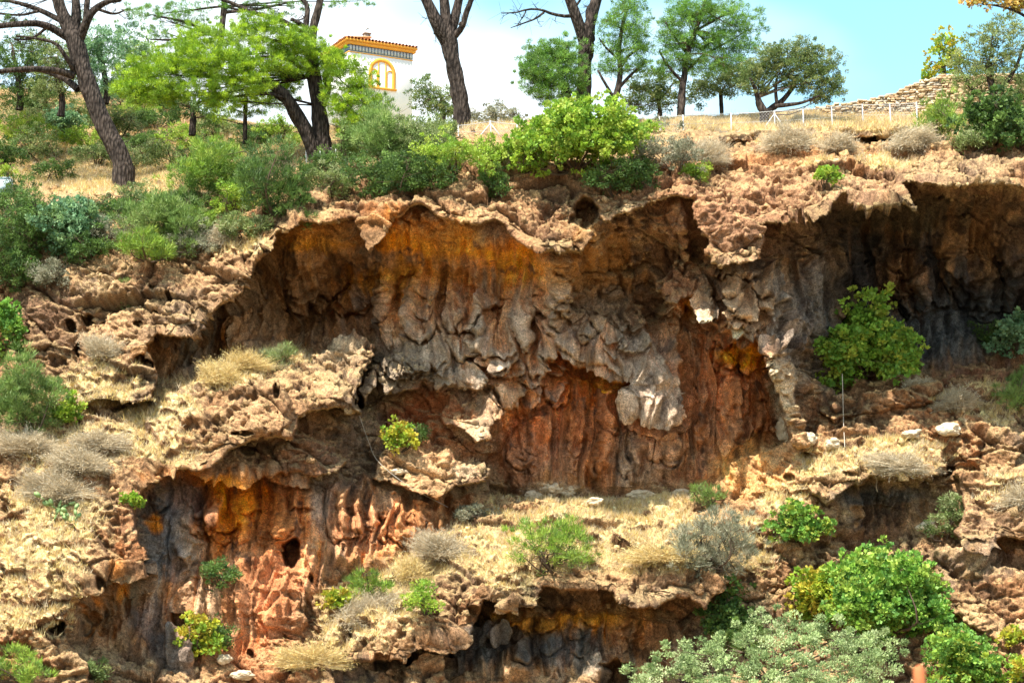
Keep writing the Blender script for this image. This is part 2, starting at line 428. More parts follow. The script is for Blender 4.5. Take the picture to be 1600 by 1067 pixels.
# upper rim that roofs the main cave
LIP = [(40,560),(80,545),(112,560),(150,548),(185,575),(228,550),(252,522),(300,524),(330,496),(368,474),(388,444),(402,418),(420,388),(432,362),(470,352),(520,350),(552,346),(566,372),(576,394),(592,372),(618,346),(660,322),(676,330),(700,348),(740,352),(770,342),(790,352),(822,384),(850,398),(885,396),(900,380),(893,345),(905,325),(925,322),(950,345),(985,335),(1012,320),(1050,308),(1082,312),(1090,350),(1108,378),(1118,408),(1150,414),(1190,402),(1198,352),(1225,348),(1262,345),(1300,322),(1320,300),(1345,314),(1385,322),(1432,326),(1412,292),(1480,290),(1540,294),(1620,290),(2000,300)]
mass([(2000,215),(1500,215),(1300,228),(1100,235),(900,250),(700,250),(560,270),(460,310),(300,360),(150,380),(40,410)] + LIP,
     [(60,420,1.4),(60,540,3.8),(150,430,2.4),(150,540,4.6),(225,545,5.2),(220,440,3.2),(280,400,2.4),(300,510,5.6),(385,430,5.4),(340,400,3.6),(430,350,4.6),(430,320,2.6),(500,345,4.8),(500,320,3),(575,380,5.4),(560,300,3),(620,340,5.2),(660,310,5),(660,270,2.2),(740,345,6.2),(740,300,4.2),(840,385,6.8),(840,300,4),(890,380,6.8),(900,290,3.8),(950,330,5.4),(1050,300,5.2),(1000,270,3.2),(1110,370,6.2),(1150,405,6.6),(1190,395,6.4),(1150,300,4.6),(1150,250,2.2),(1260,340,6.8),(1300,310,6.8),(1250,260,3),(1400,315,7.6),(1420,285,7),(1400,250,3.8),(1500,285,8),(1500,245,4.6),(1620,285,8.2),(1620,245,4.6),(2000,290,8)], edge=9, rnd=0.9)
# dark hanging block under the rim
mass([(780,345),(900,345),(925,360),(905,392),(850,400),(815,385)], [(780,345,5.6),(900,345,5.4),(850,400,6.9)], edge=10, rnd=0.8)
mass([(1128,204),(1200,200),(1300,198),(1420,198),(1424,208),(1340,213),(1240,212),(1130,215)], [(1130,213,-0.3),(1420,207,-1.2),(1300,198,-2.2),(1200,200,-2.2)], edge=4, rnd=0.3)
# small overhanging ledge on the left under the rim
mass([(110,548),(160,540),(232,548),(250,590),(238,626),(190,630),(150,628),(118,640),(96,600)], [(110,560,4.6),(230,560,5.2),(236,620,6.6),(130,622,6.6)], edge=7, rnd=0.6)
# left slope and the knoll whose lip roofs the lower left alcove
mass([(-430,560),(60,600),(150,640),(220,660),(270,612),(330,585),(400,560),(440,548),(490,566),(530,585),(552,612),(560,645),(520,640),(468,652),(458,692),(400,686),(352,700),(330,730),(300,737),(270,746),(236,756),(204,790),(212,830),(222,872),(238,898),(190,906),(166,906),(128,930),(106,938),(98,965),(64,968),(40,1000),(-430,1040)],
     [(-430,640,6),(-430,1000,14),(0,620,5.2),(0,1000,14.5),(60,960,13.6),(100,640,6.2),(100,800,10.4),(100,930,13),(200,680,7),(220,770,9.6),(200,800,10.6),(230,890,11.8),(300,620,5.4),(300,730,8.6),(400,572,4.0),(350,598,6.2),(400,600,6.6),(450,596,6.0),(400,640,7.9),(400,680,8.6),(450,690,8.7),(460,630,7.2),(510,606,5.6),(500,574,3.4),(330,660,8.0),(550,640,6.0),(520,636,6.2)], edge=8, rnd=0.8)
mass([(290,650),(322,608),(378,588),(432,590),(458,640),(457,690),(400,686),(352,700),(326,724),(300,700)], [(300,660,6.6),(380,600,7.0),(400,680,9.3),(440,640,8.8),(330,710,9.0)], edge=34, rnd=2.6)
mass([(446,600),(484,584),(530,592),(558,642),(520,640),(468,652),(450,640)], [(450,610,6.0),(500,592,5.2),(520,638,7.2),(470,645,7.4)], edge=26, rnd=2.2)
# broken step under the knoll lip
mass([(300,690),(400,676),(470,680),(520,700),(545,722),(500,746),(430,742),(370,748),(330,744),(296,742)], [(300,700,7.0),(300,740,7.6),(500,740,6.4),(520,700,5.0)], edge=7, rnd=0.7)
mass([(400,700),(470,695),(490,740),(480,765),(440,760),(415,745)], [(400,700,6.2),(480,760,6.0)], edge=8, rnd=1)
# pale pinnacle beside the knoll
mass([(478,572),(505,548),(530,528),(560,526),(584,545),(578,570),(562,590),(556,625),(536,610),(520,590),(490,584)], [(480,572,3.0),(540,530,1.6),(560,610,3.6),(580,550,1.4)], edge=8, rnd=1.2)
# recessed red wall
mass([(866,545),(850,570),(838,600),(832,640),(800,640),(778,668),(766,700),(752,760),(760,790),(860,790),(1112,775),(1150,725),(1200,705),(1236,690),(1222,622),(1200,560),(1160,548),(1128,510),(1092,480),(1062,476),(1052,500),(1060,600),(1064,660),(1030,668),(985,655),(978,640),(990,600),(960,585),(925,572),(890,562)],
     [(870,560,-1.5),(1000,640,-1.9),(800,700,-1.3),(1100,560,-1.3),(1150,650,-1.6),(900,760,-1.2),(1100,760,-0.9)], 'min', edge=7)
# curtains and flaps of flowstone
mass([(560,612),(570,592),(598,556),(640,536),(668,552),(684,580),(682,600),(668,594),(650,614),(622,612),(606,618),(600,598),(588,596),(574,620)], [(570,610,1.2),(640,540,-0.4),(680,600,0.9),(620,615,1.1)], edge=6, rnd=0.4, flap=True)
mass([(676,600),(690,560),(700,500),(740,520),(756,580),(752,604),(720,604),(700,594),(684,608)], [(690,560,0.5),(720,600,1.2),(740,540,0.2),(710,510,-.4)], edge=6, rnd=0.4, flap=True)
mass([(742,600),(745,560),(770,530),(800,550),(812,600),(806,640),(780,632),(775,600)], [(745,560,0.6),(800,640,0.9),(780,540,0)], edge=6, rnd=0.4, flap=True)
mass([(690,648),(704,610),(720,596),(766,596),(784,640),(768,660),(766,682),(744,686),(726,670),(700,664)], [(710,610,0.3),(745,600,.3),(740,684,3.1),(768,660,2.2),(695,655,1.6)], edge=6, rnd=0.4, flap=True)
mass([(866,542),(856,500),(876,450),(920,425),(965,440),(992,500),(1024,545),(1046,578),(1066,606),(1074,648),(1054,664),(1024,660),(1000,650),(980,654),(974,630),(986,600),(966,576),(938,562),(905,556),(884,546)],
     [(860,520,0.9),(920,430,-0.6),(880,545,1.2),(960,568,1.4),(1035,590,1.3),(990,510,-0.2),(1066,610,0.5),(1050,660,1.1),(985,650,0.9),(1000,620,1.0),(1020,550,0.7)], edge=7, rnd=0.4, flap=True)
mass([(1020,440),(1060,410),(1100,420),(1120,450),(1100,470),(1072,462),(1050,478),(1035,470)], [(1060,415,1.0),(1050,475,2.0),(1100,465,1.8)], edge=6, rnd=0.4, flap=True)
mass([(1082,470),(1110,462),(1124,488),(1110,500),(1088,498)], [(1100,470,1.8),(1100,498,3.3)], edge=6, rnd=0.4, flap=True)
mass([(1130,410),(1200,400),(1222,440),(1228,480),(1212,500),(1206,545),(1190,540),(1176,520),(1160,536),(1142,528),(1136,480)], [(1140,420,2.2),(1215,440,2.4),(1150,530,3.2),(1205,540,2.6)], edge=7, rnd=0.5, flap=True)
mass([(1190,540),(1220,520),(1236,560),(1240,600),(1256,660),(1264,700),(1244,700),(1230,655),(1214,610),(1198,580)], [(1210,560,3.9),(1230,620,3.9),(1260,690,3.9)], edge=6, rnd=0.5, flap=True)
mass([(1240,480),(1250,420),(1268,380),(1290,385),(1304,430),(1318,490),(1300,530),(1260,540)], [(1270,390,-1.0),(1250,480,0.4),(1300,500,0.4)], edge=12, rnd=0.8, flap=True)
# draped flutes on the vault behind
for (du, dv, w_, h_, f_) in [(530,770,12,70,.9),(552,775,10,80,.8),(575,790,12,60,.9),(600,785,10,60,.8),(628,790,12,50,.9),(655,795,10,50,.8),(684,800,12,40,.9),(712,790,10,50,.8),(735,775,9,50,.8),(850,640,12,90,.5),(900,620,12,110,.6),(945,620,14,110,.5),(1000,690,14,60,.6),(1090,560,14,120,.6),(1140,600,16,110,.8),(1180,590,12,90,.6),(330,790,14,90,.6),(375,770,12,90,.5),(290,800,14,90,.6),(430,780,12,70,.6),(600,400,26,90,1.2),(648,420,30,110,.9),(706,410,34,120,.9),(760,420,30,130,.8),(812,430,36,150,1.0),(868,430,34,100,1.1),(930,360,30,70,1.6),(985,360,30,110,.9),(1025,350,34,90,1.2),(1066,340,26,80,1.8),(470,400,30,110,.8),(420,430,22,80,.8),(1330,360,26,90,1.0),(1380,350,34,110,1.2),(1430,360,30,90,1.0),(1480,340,36,120,1.2),(1530,350,30,100,1.0),(1580,340,36,130,1.2)]:
    k_ = rbf([(du, dv, 0), (du, dv + h_, 0)], Uw, Vw) * 0
    r_ = ((Uw - du - 6 * np.sin(Vw / 31.0)) / w_) ** 2 + ((Vw - dv - h_ * .35) / h_) ** 2
    Fd += f_ * np.exp(-r_ * 1.6) * (1 - sstep(0.3, 0.8, r_ * (Vw > dv + h_ * .35)))
# tufa drapes: each swells downwards and is undercut along a scalloped hem
rd = np.random.default_rng(23)
def drape(u0, v0, w_, h_, f_):
    global Fd
    i0, i1 = np.searchsorted(US, [u0 - w_ - 30, u0 + w_ + 30]); sl = (slice(None), slice(max(0, i0), i1))
    x = (Uw[sl] - u0) / w_; t = (Vw[sl] - v0) / h_ + 0.30 * x * x + 0.10 * vnoise(Uw[sl] / 7.0, Vw[sl] * 0 + v0, 0, 301)
    pr = np.clip(1 - x * x, 0, 1) ** 0.7
    Fd[sl] += f_ * pr * np.clip(t, 0, 1) ** 1.3 * (t < 1) * (t > 0)
for (ua, ub, va, vb, n_, wa, wb, ha, hb, fa, fb) in [(560,880,500,560,26,12,34,40,95,.5,1.2),(600,1000,395,450,22,12,30,50,110,.4,1.0),(880,1010,430,500,10,12,26,40,80,.3,.7),(1030,1230,380,470,16,12,28,40,90,.5,1.1),(1070,1230,480,540,12,10,22,40,100,.4,.9),
        (440,600,380,440,12,14,30,50,100,.4,.9),(1320,1600,330,430,26,12,34,60,120,.5,1.2),(230,460,745,800,14,10,26,40,90,.3,.8),(520,760,770,810,12,8,18,30,70,.3,.6),(800,1060,925,980,16,10,24,30,70,.4,.9),(790,1060,600,690,14,8,20,40,90,.3,.6)]:
    for _ in range(n_):
        drape(rd.uniform(ua, ub), rd.uniform(va, vb), rd.uniform(wa, wb), rd.uniform(ha, hb), rd.uniform(fa, fb))
# sun-lit shelf left of the red wall
mass([(583,746),(596,712),(640,690),(664,706),(700,700),(720,722),(757,732),(756,752),(726,758),(704,768),(686,780),(652,772),(630,756),(606,752)], [(600,710,3.2),(590,745,4.0),(680,775,4.6),(750,750,4.2),(700,705,2.8)], edge=7, rnd=0.5, flap=True)
# columns under the shelf
mass([(478,755),(500,742),(514,765),(512,825),(498,836),(484,815)], [(495,760,4.1),(495,825,4.5)], edge=12, rnd=1.0, flap=True)
# right slope slabs
mass([(1280,640),(1330,600),(1400,584),(1470,600),(1484,626),(1440,636),(1380,648),(1300,660)], [(1330,605,0.6),(1480,620,1.6),(1330,655,2.2)], edge=8, rnd=0.8)
mass([(1440,668),(1500,655),(1560,668),(1600,690),(1580,730),(1540,740),(1500,720),(1462,716)], [(1450,670,2.8),(1560,730,5.4)], edge=8, rnd=0.8)
mass([(1190,700),(1250,680),(1300,690),(1400,690),(1470,700),(1480,745),(1440,752),(1392,746),(1340,752),(1310,770),(1286,786),(1268,770),(1180,770)], [(1200,710,1.8),(1290,780,5.4),(1400,745,5.8),(1470,745,5.6),(1400,700,3.6)], edge=8, rnd=0.8)
mass([(1490,740),(1620,720),(2000,720),(2000,850),(1620,842),(1580,836),(1560,846),(1514,852),(1500,830),(1508,800)], [(1500,745,5.6),(1600,740,5.6),(1560,840,8.0),(2000,840,9)], edge=9, rnd=1)
mass([(1508,838),(1560,832),(1560,852),(1514,856)], [(1530,850,8.6)], edge=6, rnd=0.8)
mass([(1440,880),(1480,850),(1510,868),(1540,890),(1600,900),(2000,900),(2000,1100),(1600,1060),(1560,1000),(1540,990),(1500,960),(1450,945),(1430,925)], [(1450,890,7.0),(1500,950,9.6),(1600,920,9.2),(1600,1050,12.5),(2000,1050,13)], edge=9, rnd=1)
# lower centre mass over the bottom alcove
mass([(520,1034),(500,1000),(560,930),(640,870),(760,810),(900,800),(1060,810),(1120,850),(1160,900),(1100,950),(1080,932),(1052,940),(1022,954),(982,948),(958,922),(900,920),(846,922),(836,948),(782,948),(762,934),(750,950),(738,990),(722,1002),(684,1016),(652,1012),(632,1030),(560,1032)],
     [(520,1020,9.4),(600,900,6.0),(640,1010,9.8),(700,1005,9.8),(740,970,9.4),(700,870,5.2),(800,820,2.8),(800,940,8.8),(900,915,8.8),(900,850,5.4),(900,885,8.0),(1000,885,8.0),(800,890,7.6),(700,930,8.4),(1000,830,3.8),(1030,945,9.2),(1100,940,8.4),(1100,860,5.2)], edge=9, rnd=1.0)
mass([(776,940),(800,930),(812,950),(790,962),(772,962)], [(790,950,9.6)], edge=5, rnd=0.6)
mass([(760,995),(790,975),(798,990),(776,1010)], [(780,990,7.2)], edge=5, rnd=0.6)
mass([(636,1040),(660,1020),(690,1030),(704,1060),(700,1100),(630,1100)], [(660,1030,8.6),(660,1090,9.8)], edge=10, rnd=1)
mass([(900,1080),(912,1040),(936,1018),(950,1030),(950,1060),(945,1100),(900,1100)], [(925,1030,6.4),(925,1080,7.4)], edge=10, rnd=1)
# rounded boulders of the lower left wall
mass([(410,960),(440,938),(470,942),(484,970),(470,995),(436,996)], [(445,965,7.6)], edge=22, rnd=1.3)
mass([(250,1010),(276,978),(300,990),(300,1080),(250,1080)], [(280,1010,9.0),(280,1060,10)], edge=14, rnd=1.2)
mass([(60,1030),(110,1010),(140,1040),(120,1090),(60,1090)], [(100,1040,14.6)], edge=14, rnd=1.2)
# holes
Hd = np.zeros(U.shape)
def hole(u0, v0, ru, rv, depth, ang=0):
    global Hd
    du, dv = U - u0, V - v0
    ca, sa = math.cos(ang), math.sin(ang)
    k = 1 + 0.16 * vnoise(U / 12 + u0, V / 12, 0, 77)
    r = np.sqrt(((du * ca + dv * sa) / ru) ** 2 + ((dv * ca - du * sa) / rv) ** 2) * k
    Hd = np.maximum(Hd, depth * (1 - sstep(0.72, 1.0, r)))
for h in [(458,870,15,25,3.4),(487,908,4,5,0.8),(90,982,15,13,3),(108,506,8,10,1.4),(134,497,9,12,1.4),(158,503,8,8,1.2),(120,545,7,12,1.2),(244,455,6,7,.9),(266,467,4,7,.9),(238,486,6,5,.8),(216,505,8,6,.9),
          (226,572,14,12,2),(915,332,20,26,2.2),(624,958,9,10,1.6),(392,1026,7,4,.9),(560,628,9,14,2),(598,1034,14,10,1.6),(432,612,5,14,1.2),(380,677,20,5,1.2),(388,705,16,5,1.2),(1330,742,14,3,.5),(1262,712,14,8,1.3),(1232,744,10,5,.9),
          (700,1020,8,6,.8),(960,1055,32,20,2.4),(470,800,20,6,.6),(285,975,16,12,1.4),(742,962,14,16,1.6),(1478,736,16,8,1.0),(1420,930,18,10,1.2),(155,905,9,8,1),(210,640,40,6,1.2)]:
    hole(*h)

Ybase = 90.0 - Fd
P0 = at(U, V, Ybase)
def grid_normals(P):
    du = np.gradient(P, axis=1); dv = np.gradient(P, axis=0)
    N = np.cross(du, dv); N /= np.linalg.norm(N, axis=2)[..., None] + 1e-9
    N = np.where((N[..., 1:2] > 0) & (np.abs(N[..., 2:3]) < .999), -N, N)
    return N
def blur(A, k):
    for ax in (0, 1):
        c = np.cumsum(np.concatenate([np.repeat(np.take(A, [0], ax), k + 1, ax), A, np.repeat(np.take(A, [-1], ax), k, ax)], ax), ax)
        n = A.shape[ax]
        A = (np.take(c, np.arange(2 * k + 1, 2 * k + 1 + n), ax) - np.take(c, np.arange(0, n), ax)) / (2 * k + 1)
    return A
Ng = grid_normals(blur(blur(P0, 7), 7))
flip = Ng[..., 1] > 0.0
Ng[flip] *= -1
X, Y, Z = P0[..., 0], P0[..., 1], P0[..., 2]

# how much of each spot is fluted wall rather than rough crust
WALL = [(300,540,120,60),(480,460,150,100),(620,450,90,100),(760,480,130,130),(930,640,190,150),(1110,600,110,170),(1200,480,70,100),(1440,450,190,130),(1600,470,80,110),
        (380,850,160,130),(560,820,100,80),(300,950,160,100),(180,960,60,50),(680,820,60,60),(820,1010,140,60),(960,1010,120,60),(1370,800,90,45),(1550,870,60,25)]
wall = np.zeros_like(U)
for (a, b, c, d) in WALL:
    wall = np.maximum(wall, np.exp(-(((Uw - a) / c) ** 2 + ((Vw - b) / d) ** 2) ** 2))
inner = sstep(-0.2, 1.2, blur(Fd, 9) - Fd + 0.0)
wall = sstep(0.25, 0.7, wall) * (1 - np.clip(sdist([(2000,215),(1500,215),(1100,235),(560,270),(300,360),(40,400)] + LIP, Uw, Vw) / 6, 0, 1))
inside_knoll = np.clip(sdist([(-430,560),(220,660),(270,612),(440,548),(552,612),(560,645),(468,652),(458,692),(352,700),(330,730),(270,746),(204,790),(222,872),(238,898),(128,930),(64,968),(-430,1040)], Uw, Vw) / 6, 0, 1)
inside_low = np.clip(sdist([(520,1034),(500,1000),(560,930),(640,870),(760,790),(900,768),(1060,768),(1120,850),(1160,900),(1100,950),(1052,940),(982,948),(900,920),(836,948),(762,934),(738,990),(684,1016),(560,1032)], Uw, Vw) / 6, 0, 1)
wall = wall * (1 - inside_knoll) * (1 - inside_low)
crust = 1 - wall
soil = sstep(300, 180, V) * sstep(-0.2, -2.5, Fd)          # plateau and bank: soft earth

wx = X + 0.5 * fbm(X / 3, Y / 3, Z / 3, 2, 5); wy = Y + 0.5 * fbm(X / 3, Y / 3, Z / 3 + 9, 2, 6)
disp = np.zeros_like(X)
# crust: angular blocks, cracks, pits
crk = np.zeros_like(X)
for (sz, amp, zz, sd) in ((4.2, 1.05, 0.55, 31), (1.7, 0.34, 0.55, 41), (0.62, 0.09, 0.7, 46)):
    w1, w2, wid, fac = worley(wx / sz, wy / sz, (Z + 0.25 * X) / (sz * zz), sd, True)
    disp += crust * amp * (0.9 * fac + 0.55 * (wid - 0.5)) * (1 - 0.7 * soil)
    crack = sstep(0.09, 0.0, w2 - w1)
    crk = np.maximum(crk, crack * (1.0 if sz > 1 else .25))
    disp -= crust * amp * 0.30 * crack * (1 - soil)
disp += crust * 0.34 * fbm(X / 3.2, Y / 3.2, Z / 2.2, 2, 51, 0.5)
def turb(x, y, z, oct, seed, gain=0.55):
    t = 0; a = 1.0; tt = 0
    for i in range(oct):
        t = t + a * (np.abs(vnoise(x * 2.1 ** i + 3.1 * i, y * 2.1 ** i, z * 2.1 ** i + 1.7 * i, seed + i * 5)) * 2 - 0.6); tt += a; a *= gain
    return t / tt
fine = turb(wx / 1.0, wy / 1.0, Z / 0.8, 5, 61, 0.68)
disp += crust * (0.15 * fine + 0.10 * fbm(X / 0.85, Y / 0.85, Z / 0.6, 4, 63, 0.62, True) + 0.19 * fbm(X / .5, Y / .5, Z / .36, 4, 66, .72))
disp += 0.055 * fbm(X / .19, Y / .19, Z / .16, 2, 68, .8) * (0.4 + 0.6 * crust)
pn = fbm(X / 0.9 + 7, Y / 0.9, Z / 0.7, 3, 71)
pn2 = fbm(X / 0.36 + 7, Y / 0.36, Z / 0.3, 2, 75)
pitm = sstep(0.22, 0.42, pn)
disp = disp * (1 - 0.30 * inside_knoll)
disp -= crust * (1 - soil) * (0.45 * pitm + 0.16 * sstep(0.25, 0.45, pn2))
# walls: flutes, ribs, drips
lean = 0.10 * (X + 4)
fx = X + 0.35 * fbm(X / 2.5, Z / 4, 0, 2, 81) + 0.25 * vnoise(X, Z / 2.0, 3, 83)
rib1 = 1 - 2 * np.abs(vnoise(fx / 1.05, Y / 3, Z / 7.5, 91))
rib2 = 1 - 2 * np.abs(vnoise(fx / 0.46, Y / 2, Z / 3.4, 92))
rib3 = 1 - 2 * np.abs(vnoise(fx / 0.21, Y / 2, Z / 1.6, 93))
disp += wall * (0.50 * rib1 + 0.46 * rib2 + 0.22 * rib3)
knob = fbm(X / 1.1, Y / 1.1, Z / 0.9, 4, 95)
disp += wall * (0.26 * knob + 0.22 * turb(X / 0.8, Y / 0.8, Z / 0.9, 4, 97, .65))
disp += wall * 0.14 * fbm(X / 0.28, Y / 0.5, Z / 0.75, 3, 98, .65, True)
disp += wall * 0.35 * fbm(X / 3.5, Y / 3, Z / 3.5, 2, 99)
# small drip lips on walls: saw-tooth profile that juts out and is cut under
for (pz, amp, sd) in ((2.6, 0.42, 103), (1.1, 0.2, 105)):
    ph = Z / pz + 1.6 * vnoise(X / 1.6, Z / 6, 2, sd) + 0.6 * vnoise(X / 0.5, 0, 0, sd + 1)
    saw = ph - np.floor(ph)                                  # 0 at a lip's edge, growing upwards
    disp += (wall * sstep(-0.1, 0.5, vnoise(X / 2.2, Z / 2.2, 1, sd + 2)) + 0.5 * crust * (1 - soil) * sstep(0, .6, vnoise(X / 2.2, Z / 2.2, 8, sd + 2))) * amp * np.exp(-saw * 2.5)
lipness = sstep(0.5, 2.5, Fd - blur(Fd, 6))
side = np.abs(U - 800) > 812
disp = np.where(side, disp * 0.8, disp)
Fr = np.abs(np.gradient(Fd, axis=0)) + np.abs(np.gradient(Fd, axis=1))
stretch = blur(np.minimum(Fr, 1.2), 1)
disp = disp / (1 + (stretch / 0.22) ** 2)
D = Ng * 0.5 + np.array([0, -0.58, 0])
P = P0 + D * disp[..., None]
P = P + (P - np.array([0, 0, CAMZ])) / P[..., 1:2] * Hd[..., None]
N2 = grid_normals(blur(P, 1)); N2[N2[..., 1] > 0.05] *= -1
upz = N2[..., 2]

# ---- colours (pigment of the rock, soil and dust, with some shade and light painted in)
def mixto(col, c, m):
    return col + (np.asarray(c) - col) * m[..., None]
n1 = fbm(X / 2.4, Y / 2.4, Z / 2.0, 4, 201); n2 = fbm(X / 0.8, Y / 0.8, Z / 0.7, 4, 205, .6); n3 = fbm(X / 5, Y / 5, Z / 5, 3, 209)
col = np.zeros(U.shape + (3,)) + np.array([0.35, 0.225, 0.13])
col = mixto(col, (0.46, 0.34, 0.21), sstep(-0.05, 0.45, n1))
col = mixto(col, (0.24, 0.125, 0.065), sstep(0.0, 0.45, -n1 + .3 * n2) * 0.85)
col = mixto(col, (0.22, 0.185, 0.155), sstep(0.05, 0.5, n3 + 0.4 * n2) * 0.7)
col = mixto(col, (0.34, 0.135, 0.055), sstep(0.15, 0.6, -n3 + 0.3 * n2) * 0.6)
n4 = fbm(X / 0.3, Y / 0.3, Z / 0.25, 3, 213, .65)
col = mixto(col, (0.13, 0.09, 0.065), pitm * 0.7)
col = mixto(col, (0.17, 0.10, 0.06), sstep(0.15, 0.45, pn2) * 0.6)
col = mixto(col, (0.56, 0.43, 0.26), sstep(0.15, .5, fine + .4 * n4) * 0.6)
col = mixto(col, (0.14, 0.09, 0.06), sstep(0.2, .55, -n4) * 0.55)
col = mixto(col, (0.10, 0.07, 0.05), crk * 0.65)
# walls
st1 = fbm(fx / 0.55, Y / 4, Z / 9, 3, 221, .6); st2 = fbm(fx / 0.22, Y / 4, Z / 5, 2, 225); st3 = fbm(fx / 1.4, Y / 4, Z / 12, 2, 229)
wc = np.zeros_like(col) + np.array([0.31, 0.18, 0.10])
wc = mixto(wc, (0.40, 0.30, 0.20), sstep(-0.1, 0.5, st1))
wc = mixto(wc, (0.17, 0.09, 0.05), sstep(0.1, 0.6, -st1) * 0.6)
wc = mixto(wc, (0.44, 0.17, 0.05), sstep(0.10, 0.5, st2 + 0.3 * n2) * 0.7)
wc = mixto(wc, (0.44, 0.34, 0.24), sstep(0.25, 0.6, rib2 * 0.5 + st2 * 0.5) * 0.5)
wc = mixto(wc, (0.07, 0.045, 0.03), sstep(0.2, 0.55, -rib2 * 0.5 - 0.5 * st1) * 0.6)  # dark streaks, plus shade painted into the grooves between the ribs
wc = mixto(wc, (0.15, 0.145, 0.135), sstep(0.25, 0.6, st3 - 0.3 * st2) * 0.5)
hf = fbm(X / 0.2, Y / 0.4, Z / 0.42, 3, 241, .7)
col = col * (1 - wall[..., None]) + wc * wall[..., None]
fc_ = np.zeros_like(col) + np.array([0.30, 0.24, 0.18]); fc_ = mixto(fc_, (0.26, 0.265, 0.255), sstep(-.2, .4, n1)); fc_ = mixto(fc_, (0.42, 0.31, 0.2), sstep(.1, .5, n2 + .3 * st1) * .7)
fl_ = blur(blur(flapm, 5), 5) * (Fd < 3.9)
col = mixto(col, fc_, fl_ * .55)
RED = (0.35, 0.15, 0.075); ORA = (0.62, 0.25, 0.05); OCH = (0.50, 0.25, 0.065); GRY = (0.33, 0.28, 0.22); BLU = (0.115, 0.125, 0.13); DRK = (0.045, 0.042, 0.04); PAL = (0.56, 0.46, 0.34); BRN = (0.17, 0.095, 0.05); TAN = (0.43, 0.27, 0.14); PNK = (0.45, 0.23, 0.13)
flapm = blur(flapm, 2)
proud = 0.8 * sstep(0.5, 1.4, Fd - blur(blur(Fd, 14), 14))
def tone(u0, v0, ru, rv, c, a=0.8, streak=0.5, only=None):
    """a patch of colour with a broken, streaked edge"""
    global col
    r = ((Uw - u0) / ru) ** 2 + ((Vw - v0) / rv) ** 2
    m = np.exp(-r * 0.9) * 1.5 + streak * (0.9 * st1 + 0.5 * st2 * 1.0) + (1 - streak) * 0.5 * n2 + 0.25 * n1
    m = sstep(0.30, 1.15, m) * sstep(4.5, 2.5, r)
    if only is not None: m = m * only
    if c is ORA or c is OCH or c is RED: m = m * (1 - proud) * (1 - flapm)
    col = mixto(col, c, m * a)
one = np.ones_like(wall)
